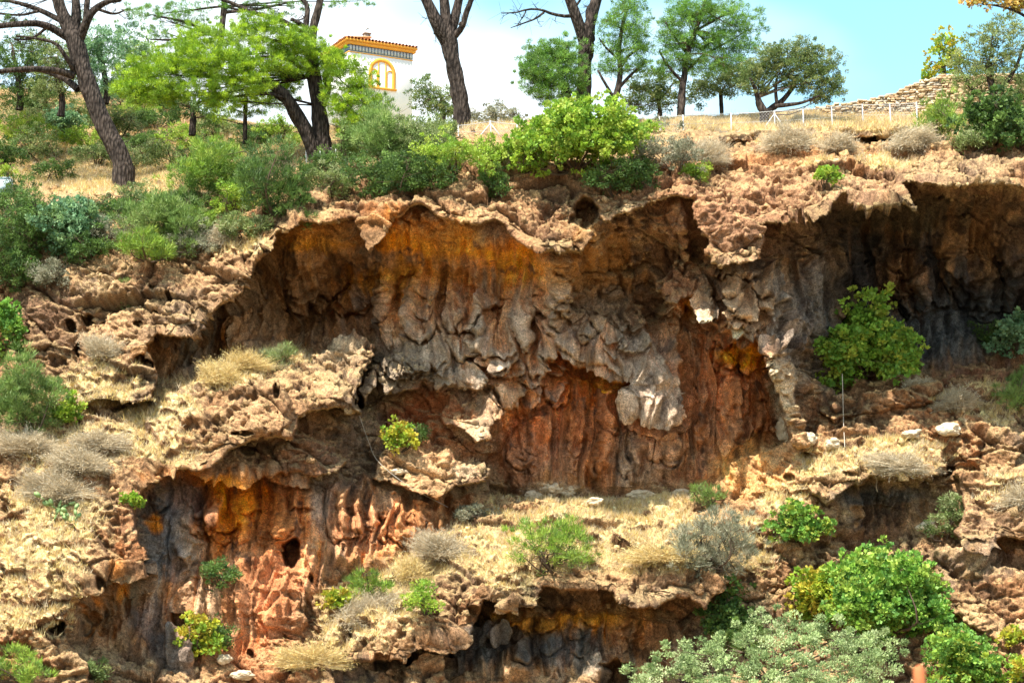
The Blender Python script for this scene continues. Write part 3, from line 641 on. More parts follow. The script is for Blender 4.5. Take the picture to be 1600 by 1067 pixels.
for t in [ # main cave: shaded left vault brown, orange ceilings, grey curtains, red wall
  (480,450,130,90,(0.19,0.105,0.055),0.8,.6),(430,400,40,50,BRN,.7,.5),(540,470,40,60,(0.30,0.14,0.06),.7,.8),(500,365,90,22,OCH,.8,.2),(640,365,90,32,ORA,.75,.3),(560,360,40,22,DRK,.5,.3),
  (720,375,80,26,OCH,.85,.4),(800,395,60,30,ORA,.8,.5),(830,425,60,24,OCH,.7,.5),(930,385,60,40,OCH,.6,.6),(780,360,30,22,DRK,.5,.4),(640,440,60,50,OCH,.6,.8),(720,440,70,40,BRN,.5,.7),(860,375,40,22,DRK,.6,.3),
  (700,520,90,70,(.33,.27,.2),.6,.8),(640,570,70,45,(0.29,0.27,0.235),.75,.3),(720,580,45,35,(0.30,0.28,0.245),.75,.3),(800,520,60,80,(0.36,0.26,0.17),.6,.8),(860,470,40,60,(0.36,0.28,0.20),.7,.7),
  (950,500,60,60,(0.33,0.265,0.20),.7,.5),(1000,560,55,40,(0.30,0.24,0.19),.8,.2),(1030,625,42,36,(0.33,0.27,0.215),.85,.1),(900,530,40,30,(.26,.25,.23),.7,.3),
  (1000,440,60,60,BRN,.35,.8),(1060,440,40,30,PNK,.6,.3),(1150,340,60,60,(0.33,0.22,0.16),.6,.3),(1060,340,30,40,(0.34,0.2,0.12),.6,.5),
  (920,660,130,110,RED,.85,.45),(1140,630,100,120,RED,.85,.45),(820,700,60,60,(.3,.11,.05),.7,.6),(900,600,50,50,(.42,.13,.03),.7,.5),(935,592,44,18,ORA,.8,.5),(1170,560,50,24,ORA,.9,.2),(1080,480,26,20,ORA,.7,.2),(1100,740,60,20,(.34,.15,.08),.7,.5),(980,720,16,50,(.36,.30,.24),.7,.9),
  (680,640,50,40,(.38,.13,.045),.8,.4),(640,660,40,30,(.36,.12,.05),.8,.3),(700,700,60,30,(.36,.16,.08),.6,.4),(735,668,28,16,PAL,.9,.1),(590,610,22,16,(.5,.45,.38),.7,.1),  # pale spots paint sunlight on the flap tips
  (1170,470,50,60,(.38,.27,.18),.7,.6),(1220,500,28,60,(.32,.29,.26),.7,.6),(1270,460,34,70,(.25,.245,.24),.8,.4),(1290,560,40,70,BLU,.7,.5),(1240,580,20,40,(.2,.2,.21),.7,.4),(1100,493,18,10,PAL,.9,0),(1152,524,12,10,PAL,.9,0),(1215,590,16,22,PAL,.9,0),  # PAL spots paint sunlit patches on the lip tips and seam
  # right alcove: dark streaks
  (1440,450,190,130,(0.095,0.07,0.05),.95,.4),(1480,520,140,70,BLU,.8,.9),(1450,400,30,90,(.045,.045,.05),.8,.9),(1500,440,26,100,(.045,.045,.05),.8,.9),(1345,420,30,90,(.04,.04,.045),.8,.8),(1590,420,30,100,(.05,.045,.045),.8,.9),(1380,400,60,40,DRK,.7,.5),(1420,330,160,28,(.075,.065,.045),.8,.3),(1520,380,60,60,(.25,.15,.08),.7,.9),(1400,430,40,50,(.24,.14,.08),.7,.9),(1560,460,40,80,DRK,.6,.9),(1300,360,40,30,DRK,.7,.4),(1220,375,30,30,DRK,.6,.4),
  (1400,600,90,30,BRN,.7,.1),(1530,590,80,30,(.22,.10,.06),.7,.1),
  # lower left alcove
  (350,800,130,70,(.42,.16,.05),.75,.6),(390,790,50,45,(.50,.17,.035),.9,.3),(360,780,30,50,ORA,.7,.6),(440,820,60,60,(.44,.2,.09),.7,.6),(330,745,110,14,ORA,.7,.3),(250,830,40,60,BLU,.9,.4),(290,790,50,40,BLU,.7,.7),(240,820,12,18,ORA,.9,.2),(275,870,30,40,BLU,.6,.7),(300,860,22,50,PAL,.55,.9),(320,930,20,50,PAL,.45,.9),
  (458,905,50,40,PNK,.8,.3),(400,940,60,50,(.27,.13,.07),.7,.3),(440,970,40,30,PNK,.8,.2),(400,1030,90,40,(.40,.18,.09),.8,.2),(200,920,40,40,(.17,.14,.09),.8,.5),(190,905,18,40,ORA,.6,.8),(230,970,50,40,BLU,.6,.7),(270,1020,40,40,BLU,.7,.4),(180,960,40,30,(.3,.2,.12),.6,.6),
  (520,800,40,50,(.36,.22,.13),.7,.6),(500,790,20,40,(.2,.19,.17),.6,.6),(570,830,60,60,(.36,.2,.12),.7,.6),(650,820,60,40,(.38,.19,.10),.7,.5),(700,790,50,20,(.42,.2,.1),.6,.4),(440,745,60,20,DRK,.4,.2),
  (380,700,60,14,DRK,.4,.2),(480,700,50,40,(.22,.12,.07),.7,.3),(560,660,30,40,(.16,.14,.12),.6,.4),(540,730,50,40,(.15,.11,.09),.6,.3),
  # pale ledges and shelves, the sunlit seam brightened in colour
  (535,555,40,26,(.5,.42,.3),.8,.1),(660,735,70,34,(.58,.40,.24),.85,.1),(730,735,26,16,PAL,.8,.1),(1180,735,70,44,(.70,.42,.19),1.0,.0),(1225,620,20,60,(.62,.5,.36),.9,.0),(1250,710,50,40,(.58,.38,.22),.8,.1),(1250,790,60,40,(.5,.34,.2),.6,.1),(870,770,60,14,PAL,.8,.1),
  # bottom alcove
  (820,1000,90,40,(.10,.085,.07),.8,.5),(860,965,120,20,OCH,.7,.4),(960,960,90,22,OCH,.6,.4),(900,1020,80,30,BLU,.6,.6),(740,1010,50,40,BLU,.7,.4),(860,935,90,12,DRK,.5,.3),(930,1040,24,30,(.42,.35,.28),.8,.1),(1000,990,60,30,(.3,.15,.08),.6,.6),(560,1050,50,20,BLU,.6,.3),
  # right lower recess
  (1370,775,70,16,BLU,.9,.2),(1380,800,60,30,(.2,.14,.1),.7,.5),(1360,835,50,30,(.17,.1,.07),.7,.5),(1550,880,60,24,(.2,.16,.13),.6,.3),(1420,950,60,30,(.2,.09,.06),.6,.2),
  (700,300,150,36,(.31,.175,.10),.6,.1),(820,350,80,36,(.29,.165,.10),.6,.1),(1150,330,110,60,(.33,.19,.12),.7,.1),(1000,290,90,30,(.31,.17,.1),.6,.1),(1350,290,110,30,(.30,.19,.13),.6,.1),(180,520,100,40,(.38,.25,.15),.5,.1),(350,440,70,50,(.36,.24,.15),.5,.1),(420,650,80,40,(.34,.215,.13),.6,.1),(950,900,120,30,(.36,.22,.12),.5,.1),(1530,800,70,40,(.34,.22,.14),.5,.1),(640,440,120,30,OCH,.5,.8),(900,430,120,30,OCH,.5,.8),(700,480,140,50,(.42,.2,.08),.5,.95),(860,560,120,60,(.42,.21,.1),.45,.95),(1000,700,60,50,(.33,.24,.17),.6,.95),(1130,690,60,60,(.36,.22,.14),.5,.95),(860,720,60,40,(.3,.2,.14),.5,.95),
  # reddish soil of the top right slope and shade painted on the far left wall
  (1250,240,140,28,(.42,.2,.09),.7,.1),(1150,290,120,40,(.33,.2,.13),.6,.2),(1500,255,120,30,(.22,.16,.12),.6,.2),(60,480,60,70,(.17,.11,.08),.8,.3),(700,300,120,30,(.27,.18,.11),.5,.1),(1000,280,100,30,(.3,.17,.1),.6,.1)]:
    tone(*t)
col = col * (1 + 0.55 * wall[..., None] * np.clip(hf, -1, 1)[..., None]) 
col = mixto(col, (0.05, 0.035, 0.03), wall * sstep(0.28, 0.5, -fbm(X / 0.45, Y / 0.6, Z / 0.9, 3, 251, .6)) * 0.7)
lumc = col.mean(2, keepdims=True); col = lumc + (col - lumc) * (1 + 0.25 * wall[..., None])
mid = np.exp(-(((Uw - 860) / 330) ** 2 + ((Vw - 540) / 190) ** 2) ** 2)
col = mixto(col, np.clip(col * np.array([1.5, 1.36, 1.3]) + 0.02, 0, .75), wall * mid)  # mid cave wall lightened in colour in place of fill light
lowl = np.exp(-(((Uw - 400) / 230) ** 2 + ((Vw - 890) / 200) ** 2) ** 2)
col = mixto(col, np.clip(col * np.array([1.35, 1.2, 1.15]) + 0.01, 0, .75), wall * lowl)  # lower left alcove wall lightened the same way, as painted fill light
rel = Fd - blur(blur(Fd, 10), 10)
gt = np.zeros_like(col) + np.array([0.40, 0.335, 0.26]); gt = mixto(gt, (0.33, 0.31, 0.275), sstep(-.2, .4, n3)); gt = mixto(gt, (0.45, 0.33, 0.22), sstep(.1, .5, n2))
curt = np.exp(-(((Uw - 830) / 270) ** 2 + ((Vw - 520) / 110) ** 2) ** 2)
col = mixto(col, gt, wall * curt * sstep(-0.25, 0.35, rel + 0.25 * n2) * 0.75)
col = mixto(col, (0.40, 0.17, 0.07), wall * curt * sstep(0.25, 0.8, -rel + 0.2 * st2) * 0.6)
vstr = fbm(fx / 0.33, Y / 4, Z / 6.5, 3, 261, .65)
col = col * (1 + wall * 0.55 * np.clip(vstr * 1.6, -1, 1))[..., None]
# dark mineral film on the undersides of the crust, straw dust on what faces up
under = sstep(-0.15, -0.6, upz)
top = sstep(0.45, 0.85, upz + 0.25 * n2) * crust
col = col * (1 - crust[..., None] * (1 - np.array([0.95, 0.83, 0.72])))
col = mixto(col, (0.50, 0.35, 0.17), top * 0.45)
GRASS = [(340,590,80,26),(270,640,70,30),(230,680,90,50),(100,700,110,90),(60,850,110,110),(60,950,80,60),(440,560,60,20),(900,830,180,70),(1060,850,90,60),(700,860,90,50),(1000,790,110,30),(620,900,80,60),(540,960,60,60),(600,960,80,50),(800,880,70,50),
         (1380,250,60,16),(1230,222,60,10),(1290,262,50,8),(1400,710,110,30),(1520,630,90,30),(1180,850,60,60),(1220,780,60,40),(1560,640,60,30),(1560,770,50,26),(180,285,140,24),(130,240,200,60),(1250,190,260,16),(160,600,70,40),(740,195,90,12),(1290,720,60,30),(370,380,60,25)]
gm = np.zeros_like(U)
for (a, b, c, d) in GRASS: gm = np.maximum(gm, np.exp(-(((U - a) / c) ** 2 + ((V - b) / d) ** 2)))
gm = sstep(0.38, 0.66, gm + 0.42 * n1 + 0.2 * n2) * crust
straw = np.zeros_like(col) + np.array([0.68, 0.52, 0.25]); straw = mixto(straw, (0.40, 0.25, 0.12), sstep(0, .6, n2)); straw = mixto(straw, (0.60, 0.50, 0.30), sstep(0, .6, -n2))
col = col + (straw - col) * (gm * sstep(0.0, 0.45, upz))[..., None] * 0.85
bank = sstep(-9, -13, Fd) * sstep(300, 270, V)
col = col + (np.array([0.27, 0.15, 0.075]) * (1 + 0.5 * n2[..., None]) - col) * (bank * (X < -5) * sstep(-0.3, 0.3, n1 + n2))[..., None] * 0.85
col = np.clip(col, 0.015, 0.8)

# extend the plateau back to the horizon beyond the skyline row
ext = []
ecol = []
for k, (dy, dz) in enumerate([(2.5, 0.15), (8, 0.2), (25, -0.4), (90, -4), (400, -20), (3000, -60)]):
    e = P[0].copy(); e[:, 1] += dy; e[:, 2] += dz; e[:, 0] *= (1 + dy / 120.0)
    ext.insert(0, e); ecol.insert(0, np.broadcast_to(np.array([0.40, 0.30, 0.14]), e.shape))
Pfull = np.concatenate([np.array(ext), P], 0); Cfull = np.concatenate([np.array(ecol), col], 0)
nr, nc = Pfull.shape[:2]
ii = (np.arange(nr - 1)[:, None] * nc + np.arange(nc - 1)[None, :]).ravel()
quads = np.stack([ii, ii + nc, ii + nc + 1, ii + 1], 1)
cliff = mesh_np('cliff', Pfull.reshape(-1, 3), quads, M_ROCK, None, Cfull.reshape(-1, 3), smooth=False)
cliff['kind'] = 'structure'
# floor of the gorge, out to the horizon
gm_ = mat_flat('gorge scrub ground', (0.16, 0.12, 0.07), 0.95, 0.3, 0.4, 0.2)
g = 3000.0; zf = float(P[-1, :, 2].min()) - 0.3
go = mesh_np('ground', [(-g, -g, zf), (g, -g, zf), (g, g, zf), (-g, g, zf)], [[0, 1, 2, 3]], gm_)
go['kind'] = 'structure'

inner_u = (US > -12) & (US < 1612)
def gp(u, v):
    """point of the finished cliff surface seen at photo position u, v"""
    j = int(np.clip(np.searchsorted(US, u), 0, NU - 1))
    colV = V[:640, j]
    i = int(np.argmin(np.abs(colV - v)))
    return P[i, j].copy(), N2[i, j].copy()
#%%VEG
# ------------------------------------------------------------------ foliage builders
G = np.array
PAL_ = dict(
 olive=[(.17,.24,.07),(.25,.31,.10),(.11,.17,.05),(.32,.36,.17)],
 broom=[(.24,.38,.04),(.16,.28,.04),(.34,.44,.07),(.11,.20,.04)],
 feather=[(.14,.24,.055),(.20,.31,.07),(.09,.16,.04),(.27,.36,.11)],
 fig=[(.16,.34,.05),(.24,.42,.06),(.10,.24,.05),(.34,.46,.08)],
 figfresh=[(.20,.38,.05),(.28,.46,.06),(.12,.26,.04),(.40,.46,.07)],
 figyellow=[(.32,.42,.04),(.46,.46,.04),(.18,.34,.04),(.50,.38,.05)],
 figturn=[(.16,.34,.06),(.24,.40,.06),(.36,.42,.06),(.12,.26,.05)],
 lentisk=[(.07,.14,.03),(.11,.20,.04),(.04,.09,.025),(.16,.26,.06)],
 bright=[(.26,.42,.04),(.34,.48,.05),(.16,.31,.04),(.40,.48,.08)],
 carob=[(.27,.37,.15),(.38,.48,.21),(.13,.20,.07),(.46,.54,.28)],
 holm=[(.13,.20,.06),(.20,.27,.09),(.08,.14,.04),(.30,.33,.13)],
 pinebright=[(.30,.46,.02),(.42,.58,.03),(.13,.25,.02),(.18,.30,.03)],
 pinemid=[(.14,.30,.04),(.20,.38,.05),(.09,.20,.04),(.16,.28,.07)],
 pinedark=[(.07,.15,.045),(.11,.21,.05),(.05,.10,.035),(.16,.24,.08)],
 bluegreen=[(.16,.30,.16),(.22,.37,.20),(.10,.22,.11),(.28,.42,.18)],
 grey=[(.24,.25,.17),(.32,.32,.22),(.17,.18,.11),(.38,.36,.26)],
 dry=[(.50,.40,.26),(.62,.52,.36),(.38,.30,.19),(.50,.45,.35)],
 drygold=[(.66,.50,.19),(.72,.60,.30),(.48,.34,.13),(.60,.47,.26)],
 orange=[(.50,.30,.06),(.40,.34,.06),(.55,.38,.10),(.28,.26,.06)],
 cactus=[(.20,.32,.12),(.26,.38,.15)])
def unit(v): return v / (np.linalg.norm(v, axis=-1, keepdims=True) + 1e-9)
def quads_leaf(mb, c, axis, nrm, ln, wd, col, tri=True):
    """rhombic leaves: base c, pointing along axis, blade facing nrm"""
    axis = unit(axis); side = unit(np.cross(axis, nrm))
    ln = np.asarray(ln)[:, None]; wd = np.asarray(wd)[:, None]
    if tri:
        v = np.stack([c + side * wd * .5, c + axis * ln, c + axis * ln * .15 - side * wd * .5], 1).reshape(-1, 3)
        mb.add(v, np.arange(len(c) * 3).reshape(-1, 3), np.repeat(col, 3, 0)); return
    v = np.stack([c, c + axis * ln * 0.5 + side * wd * 0.5, c + axis * ln, c + axis * ln * 0.5 - side * wd * 0.5], 1).reshape(-1, 3)
    f = np.arange(len(c) * 4).reshape(-1, 4)
    mb.add(v, f, np.repeat(col, 4, 0))
KIND = {  # leaf length, aspect, head radius, leaves per head, heads per m2, up bias, random weight
 'small':  (0.12, 0.50, 0.30, 46, 2.6, 0.45, 1.0),
 'dense':  (0.11, 0.60, 0.34, 95, 2.2, 0.40, 1.0),
 'fig':    (0.24, 0.80, 0.30, 22, 3.0, 0.35, 0.8),
 'feather':(0.24, 0.13, 0.26, 44, 3.6, 0.8, 0.6),
 'needle': (0.17, 0.15, 0.25, 84, 4.8, 0.7, 0.8),
 'sparse': (0.18, 0.17, 0.30, 50, 2.6, 0.4, 0.9),
}
def blob_leaves(mb, cen, rad, form, pal, rng, dens=1.0, scale=1.0, low=1.0):
    ln, asp, sg, nl, cpm, upb, rw = KIND[form]
    ln *= scale; sg *= scale
    rad = np.asarray(rad, float)
    area = 4 * math.pi * ((rad[0] * rad[1]) ** 1.6 / 3 + (rad[0] * rad[2]) ** 1.6 / 3 + (rad[1] * rad[2]) ** 1.6 / 3) ** (1 / 1.6)
    K = max(6, int(area * cpm * dens / scale ** 1.6))
    d = unit(rng.normal(size=(K, 3)))
    if low < 1: d[:, 2] = np.where(d[:, 2] < 0, d[:, 2] * low, d[:, 2])
    rr = rng.uniform(0.35, 1.0, K) ** 0.45
    rr = rr * (1 + 0.65 * vnoise(d[:, 0] * 2.6 + cen[0], d[:, 1] * 2.6 + cen[1], d[:, 2] * 2.6 + cen[2], 5))
    cc = np.asarray(cen) + d * rr[:, None] * rad
    csz = rng.uniform(0.4, 1.2, K)
    out_ = rng.uniform(size=K) < 0.16; cc = np.where(out_[:, None], np.asarray(cen) + d * rad * rng.uniform(1.05, 1.45, (K, 1)), cc); csz = np.where(out_, csz * .55, csz)
    pi_ = rng.integers(0, len(pal), K); pc = np.array(pal)[pi_]
    pc = pc * rng.uniform(0.8, 1.25, (K, 1))
    if (cen[2] - CAMZ) / cen[1] > 0.345: nl = int(nl * .45)
    M = K * nl
    idx = np.repeat(np.arange(K), nl)
    od = unit(rng.normal(size=(M, 3)) + [0, 0, .25]); off = od * (sg * csz[idx] * rng.uniform(0.15, 1, M) ** 0.5)[:, None] * [1, 1, 0.75]
    c = cc[idx] + off
    ax = unit(off) * 0.7 + d[idx] * 0.5 + rng.normal(size=(M, 3)) * rw * 0.6 + [0, 0, upb]
    nr = d[idx] * 0.5 + rng.normal(size=(M, 3)) * 0.7 + [0, -0.1, 0.6]
    cl = pc[idx] * 0.75 + np.array(pal)[rng.integers(0, len(pal), M)] * 0.25
    cl = cl * rng.uniform(0.8, 1.2, (M, 1))
    l = ln * rng.uniform(0.6, 1.25, M)
    quads_leaf(mb, c, ax, nr, l, l * asp, cl, form != 'fig')
    return cc
def make_blobs(w, h, dpt, rng, n=7, flat=1.0):
    out = []; n = int(n * 1.9)
    for i in range(n):
        a = rng.uniform(-1, 1); b = rng.uniform(-1, 1)
        top = math.sqrt(max(0.05, 1 - 0.8 * a * a))
        z = rng.uniform(0.1, 0.80) ** 0.8 * top * rng.uniform(.75, 1.12)
        r = rng.uniform(0.12, 0.25)
        out.append((G([a * w * (0.46 - r * .5), b * dpt * 0.36, h * (0.08 + z * 0.86)]), G([w * r, dpt * r, max(.15, min(w, h) * r * rng.uniform(.7, 1.0))])))
    out.append((G([0, 0, h * 0.40]), G([w * 0.27, dpt * 0.27, h * 0.28])))
    return out
tri_count = [0]
def shrub(name, cat, form, pal, u, v, w, h, label, seed, Y=None, dens=1.0, scale=1.0, group=None, fwd=0.22, n=7, stems=6, blobs=None, low=1.0, mat=None, drop=0.12):
    rng = np.random.default_rng(seed)
    if Y is None: p, nn = gp(u, v)
    else: p = at(u, v, Y)
    k = mpp(p[1]); gz = 1.22 if v < 420 else 1.12; W_, H_ = w * k * gz, h * k * gz; D_ = min(W_, H_ * 1.3) * 0.9; dens = dens * 1.05
    root = thing(name, label, cat, p + G([0, 0.1, -0.1]), group)
    mb = MB()
    bl = make_blobs(W_, H_, D_, rng, n) if blobs is None else [(G([a * W_, b * D_, c * H_]), G([ra * W_, ra * D_, rc * H_])) for a, b, c, ra, rc in blobs]
    sh = G([0, -W_ * fwd, -H_ * drop])
    for c, r in bl:
        blob_leaves(mb, p + c + sh, r, form, PAL_[pal], rng, dens, scale, low)
    mb.build('foliage', mat or (M_NEEDLE if form in ('needle', 'sparse', 'feather') else M_LEAF), root)
    tri_count[0] += mb.n // 3
    st = MB()
    for i in range(stems):
        c, r = bl[i % len(bl)]
        e = p + c + sh + rng.normal(size=3) * r * 0.3
        m = (p + e) / 2 + rng.normal(size=3) * 0.12 * W_
        pts = spline([p + [0, 0.2, -0.15], m, e], 7)
        st.tube(pts, np.linspace(0.02 + 0.014 * H_, 0.010, 7), 5)
        for q in range(6):
            s0 = pts[rng.integers(2, 7)]
            st.tube(spline([s0, s0 + rng.normal(size=3) * r * 0.5 + [0, 0, r[2] * 0.3], s0 + rng.normal(size=3) * r * 0.8 + [0, 0, r[2] * 0.5]], 4), np.linspace(0.014, 0.005, 4), 4)
    st.build('stems', M_TWIG, root)
    return root
def dry_shrub(name, cat, pal, u, v, w, h, label, seed, n=1000, group=None, width=0.02, Y=None, tip=0.4):
    """a cushion of fine bare twigs fanning from the root, with seed heads at their ends"""
    rng = np.random.default_rng(seed)
    p = gp(u, v)[0] if Y is None else at(u, v, Y)
    k = mpp(p[1]); W_, H_ = w * k * 1.45, h * k * 1.0
    root = thing(name, label, cat, p, group)
    n = int(n * 1.35 * max(0.6, W_ * H_ / 1.5))
    d = unit(rng.normal(size=(n, 3)) * [1, 0.8, 0.7] + [0, -0.25, 0.55])
    d[:, 2] = np.where(d[:, 2] < 0, d[:, 2] * .45, d[:, 2])
    d[:, 0] = d[:, 0] * rng.uniform(.8, 1.2) + d[:, 2] * rng.uniform(-.45, .45); d[:, 2] *= rng.uniform(.6, 1.15)
    L_ = rng.uniform(0.4, 1.02, n) ** 0.7 * (1 + 0.55 * vnoise(d[:, 0] * 3, d[:, 1] * 3, d[:, 2] * 3, seed))
    S_ = G([W_ * 0.5, W_ * 0.42, H_])
    tipp = p + d * L_[:, None] * S_
    st = p + rng.normal(size=(n, 3)) * [W_ * .10, W_ * .06, 0.03] + (tipp - p) * rng.uniform(0, 0.55, (n, 1))
    mb = MB()
    bend = rng.normal(size=(1, 3)) * .15 * S_; tipp = tipp + bend * rng.uniform(0, 1, (n, 1)) + rng.normal(size=(n, 3)) * .06
    nr = rng.normal(size=(n, 3)) + [0, -1, .4]
    cl = np.array(PAL_[pal])[rng.integers(0, 4, n)] * rng.uniform(0.75, 1.2, (n, 1))
    ln = np.linalg.norm(tipp - st, axis=1)
    quads_leaf(mb, st, tipp - st, nr, ln, np.full(n, width), cl)
    m = int(n * 1.6)
    i = rng.integers(0, n, m)
    c = st[i] + (tipp - st)[i] * rng.uniform(0.5, 1.0, (m, 1))
    ax = unit(tipp - st)[i] + rng.normal(size=(m, 3)) * 0.6
    quads_leaf(mb, c, ax, rng.normal(size=(m, 3)), rng.uniform(0.07, 0.2, m), np.full(m, width * 1.2), cl[i] * 1.05)
    mb.build('twigs', M_DRY, root)
    s2 = MB()
    for q in range(4):
        s2.tube([p + [0, 0, -0.1], p + d[q] * S_ * 0.35], [0.025, 0.01], 4)
    s2.build('stem', M_TWIG, root)
    tri_count[0] += mb.n // 3
    return root
def pxl(pts, Y):
    """(u, v, r_px[, dy]) list -> points and radii at distance Y"""
    P_ = []; R_ = []
    for q in pts:
        y = Y + (q[3] if len(q) > 3 else 0)
        P_.append(at(q[0], q[1], y)); R_.append(q[2] * mpp(y))
    return np.array(P_), np.array(R_)
def limb(pts, Y, n=14, name='branch', parent=None, rough=0.18, seed=1, nseg=9):
    P_, R_ = pxl(pts, Y)
    pp = spline(P_, n); t = np.linspace(0, len(R_) - 1, n)
    rr = np.interp(t, np.arange(len(R_)), R_)
    mb = MB(); mb.tube(pp, rr, nseg, None, rough, seed)
    return mb.build(name, M_BARK, parent, True), pp
def tree(name, cat, label, u, v, trunk, branches, blobs, form, pal, seed, Y=None, dens=1.0, scale=1.0, low=1.0, group=None, twigs=0, inner=1):
    rng = np.random.default_rng(seed)
    if Y is None: Y = float(gp(u, v)[0][1])
    p = at(u, v, Y)
    root = thing(name, label, cat, p, group)
    limb(trunk, Y, max(14, len(trunk) * 6), 'trunk', root, 0.2, seed, 14)
    ends = []
    for i, b in enumerate(branches):
        if b[-1][1] < -4: b = b + [[b[-1][0] + (b[-1][0] - b[-2][0]) * .9, -66, b[-1][2] * .6] + list(b[-1][3:])]
        _, pp = limb(b, Y, 12, 'branch', root, 0.15, seed + i, 7)
        ends.append(pp)
    if blobs:
        mb = MB(); tw = MB()
        hub = pxl(trunk, Y)[0]
        for b in blobs:
            u_, v_, ru, rv = b[:4]; dy = b[4] if len(b) > 4 else 0
            y = Y + dy; c = at(u_, v_, y); k = mpp(y)
            r = G([ru * k, (b[5] if len(b) > 5 else min(ru, 1.6 * rv)) * k * 0.9, rv * k])
            cc = blob_leaves(mb, c, r, form, PAL_[pal], rng, dens, scale, low)
            # limbs that carry the clump
            j = np.argmin(np.linalg.norm(hub - c, axis=1)); s0 = hub[j]
            for q in range(inner):
                e = c + rng.normal(size=3) * r * 0.35
                mid = (s0 + e) / 2 + rng.normal(size=3) * 0.2
                pts = spline([s0, mid, e], 6)
                tw.tube(pts, np.linspace(0.05, 0.015, 6) * min(1.6, max(0.6, ru * k)), 5)
                for w_ in range(3):
                    tt = cc[rng.integers(0, len(cc))]; ss = pts[rng.integers(3, 6)]
                    tw.tube([ss, (ss + tt) / 2 + rng.normal(size=3) * .08, tt], [0.018, 0.012, 0.006], 4)
        mb.build('crown', M_NEEDLE if form in ('needle', 'sparse', 'feather') else M_LEAF, root)
        q_ = tw.build('limbs', M_TWIG if form != 'needle' else M_BARK, root); q_['kind'] = 'stuff'
        tri_count[0] += mb.n // 3
    if twigs:
        tw = MB()
        for pp in ends:
            for q in range(twigs):
                i = rng.integers(3, len(pp)); s0 = pp[i]
                d = unit(rng.normal(size=3) * [1, .8, .7] + [0, 0, .1]); l = rng.uniform(.4, 1.2)
                m = s0 + d * l * .5 + rng.normal(size=3) * .08; e = s0 + d * l + rng.normal(size=3) * .15
                tw.tube(spline([s0, m, e], 5), np.linspace(.022, .006, 5), 4)
                for w_ in range(3):
                    tw.tube([m, m + rng.normal(size=3) * .25, m + rng.normal(size=3) * .4], [.012, .008, .004], 3)
        q_ = tw.build('twigs', M_BARK, root); q_['kind'] = 'stuff'
    return root

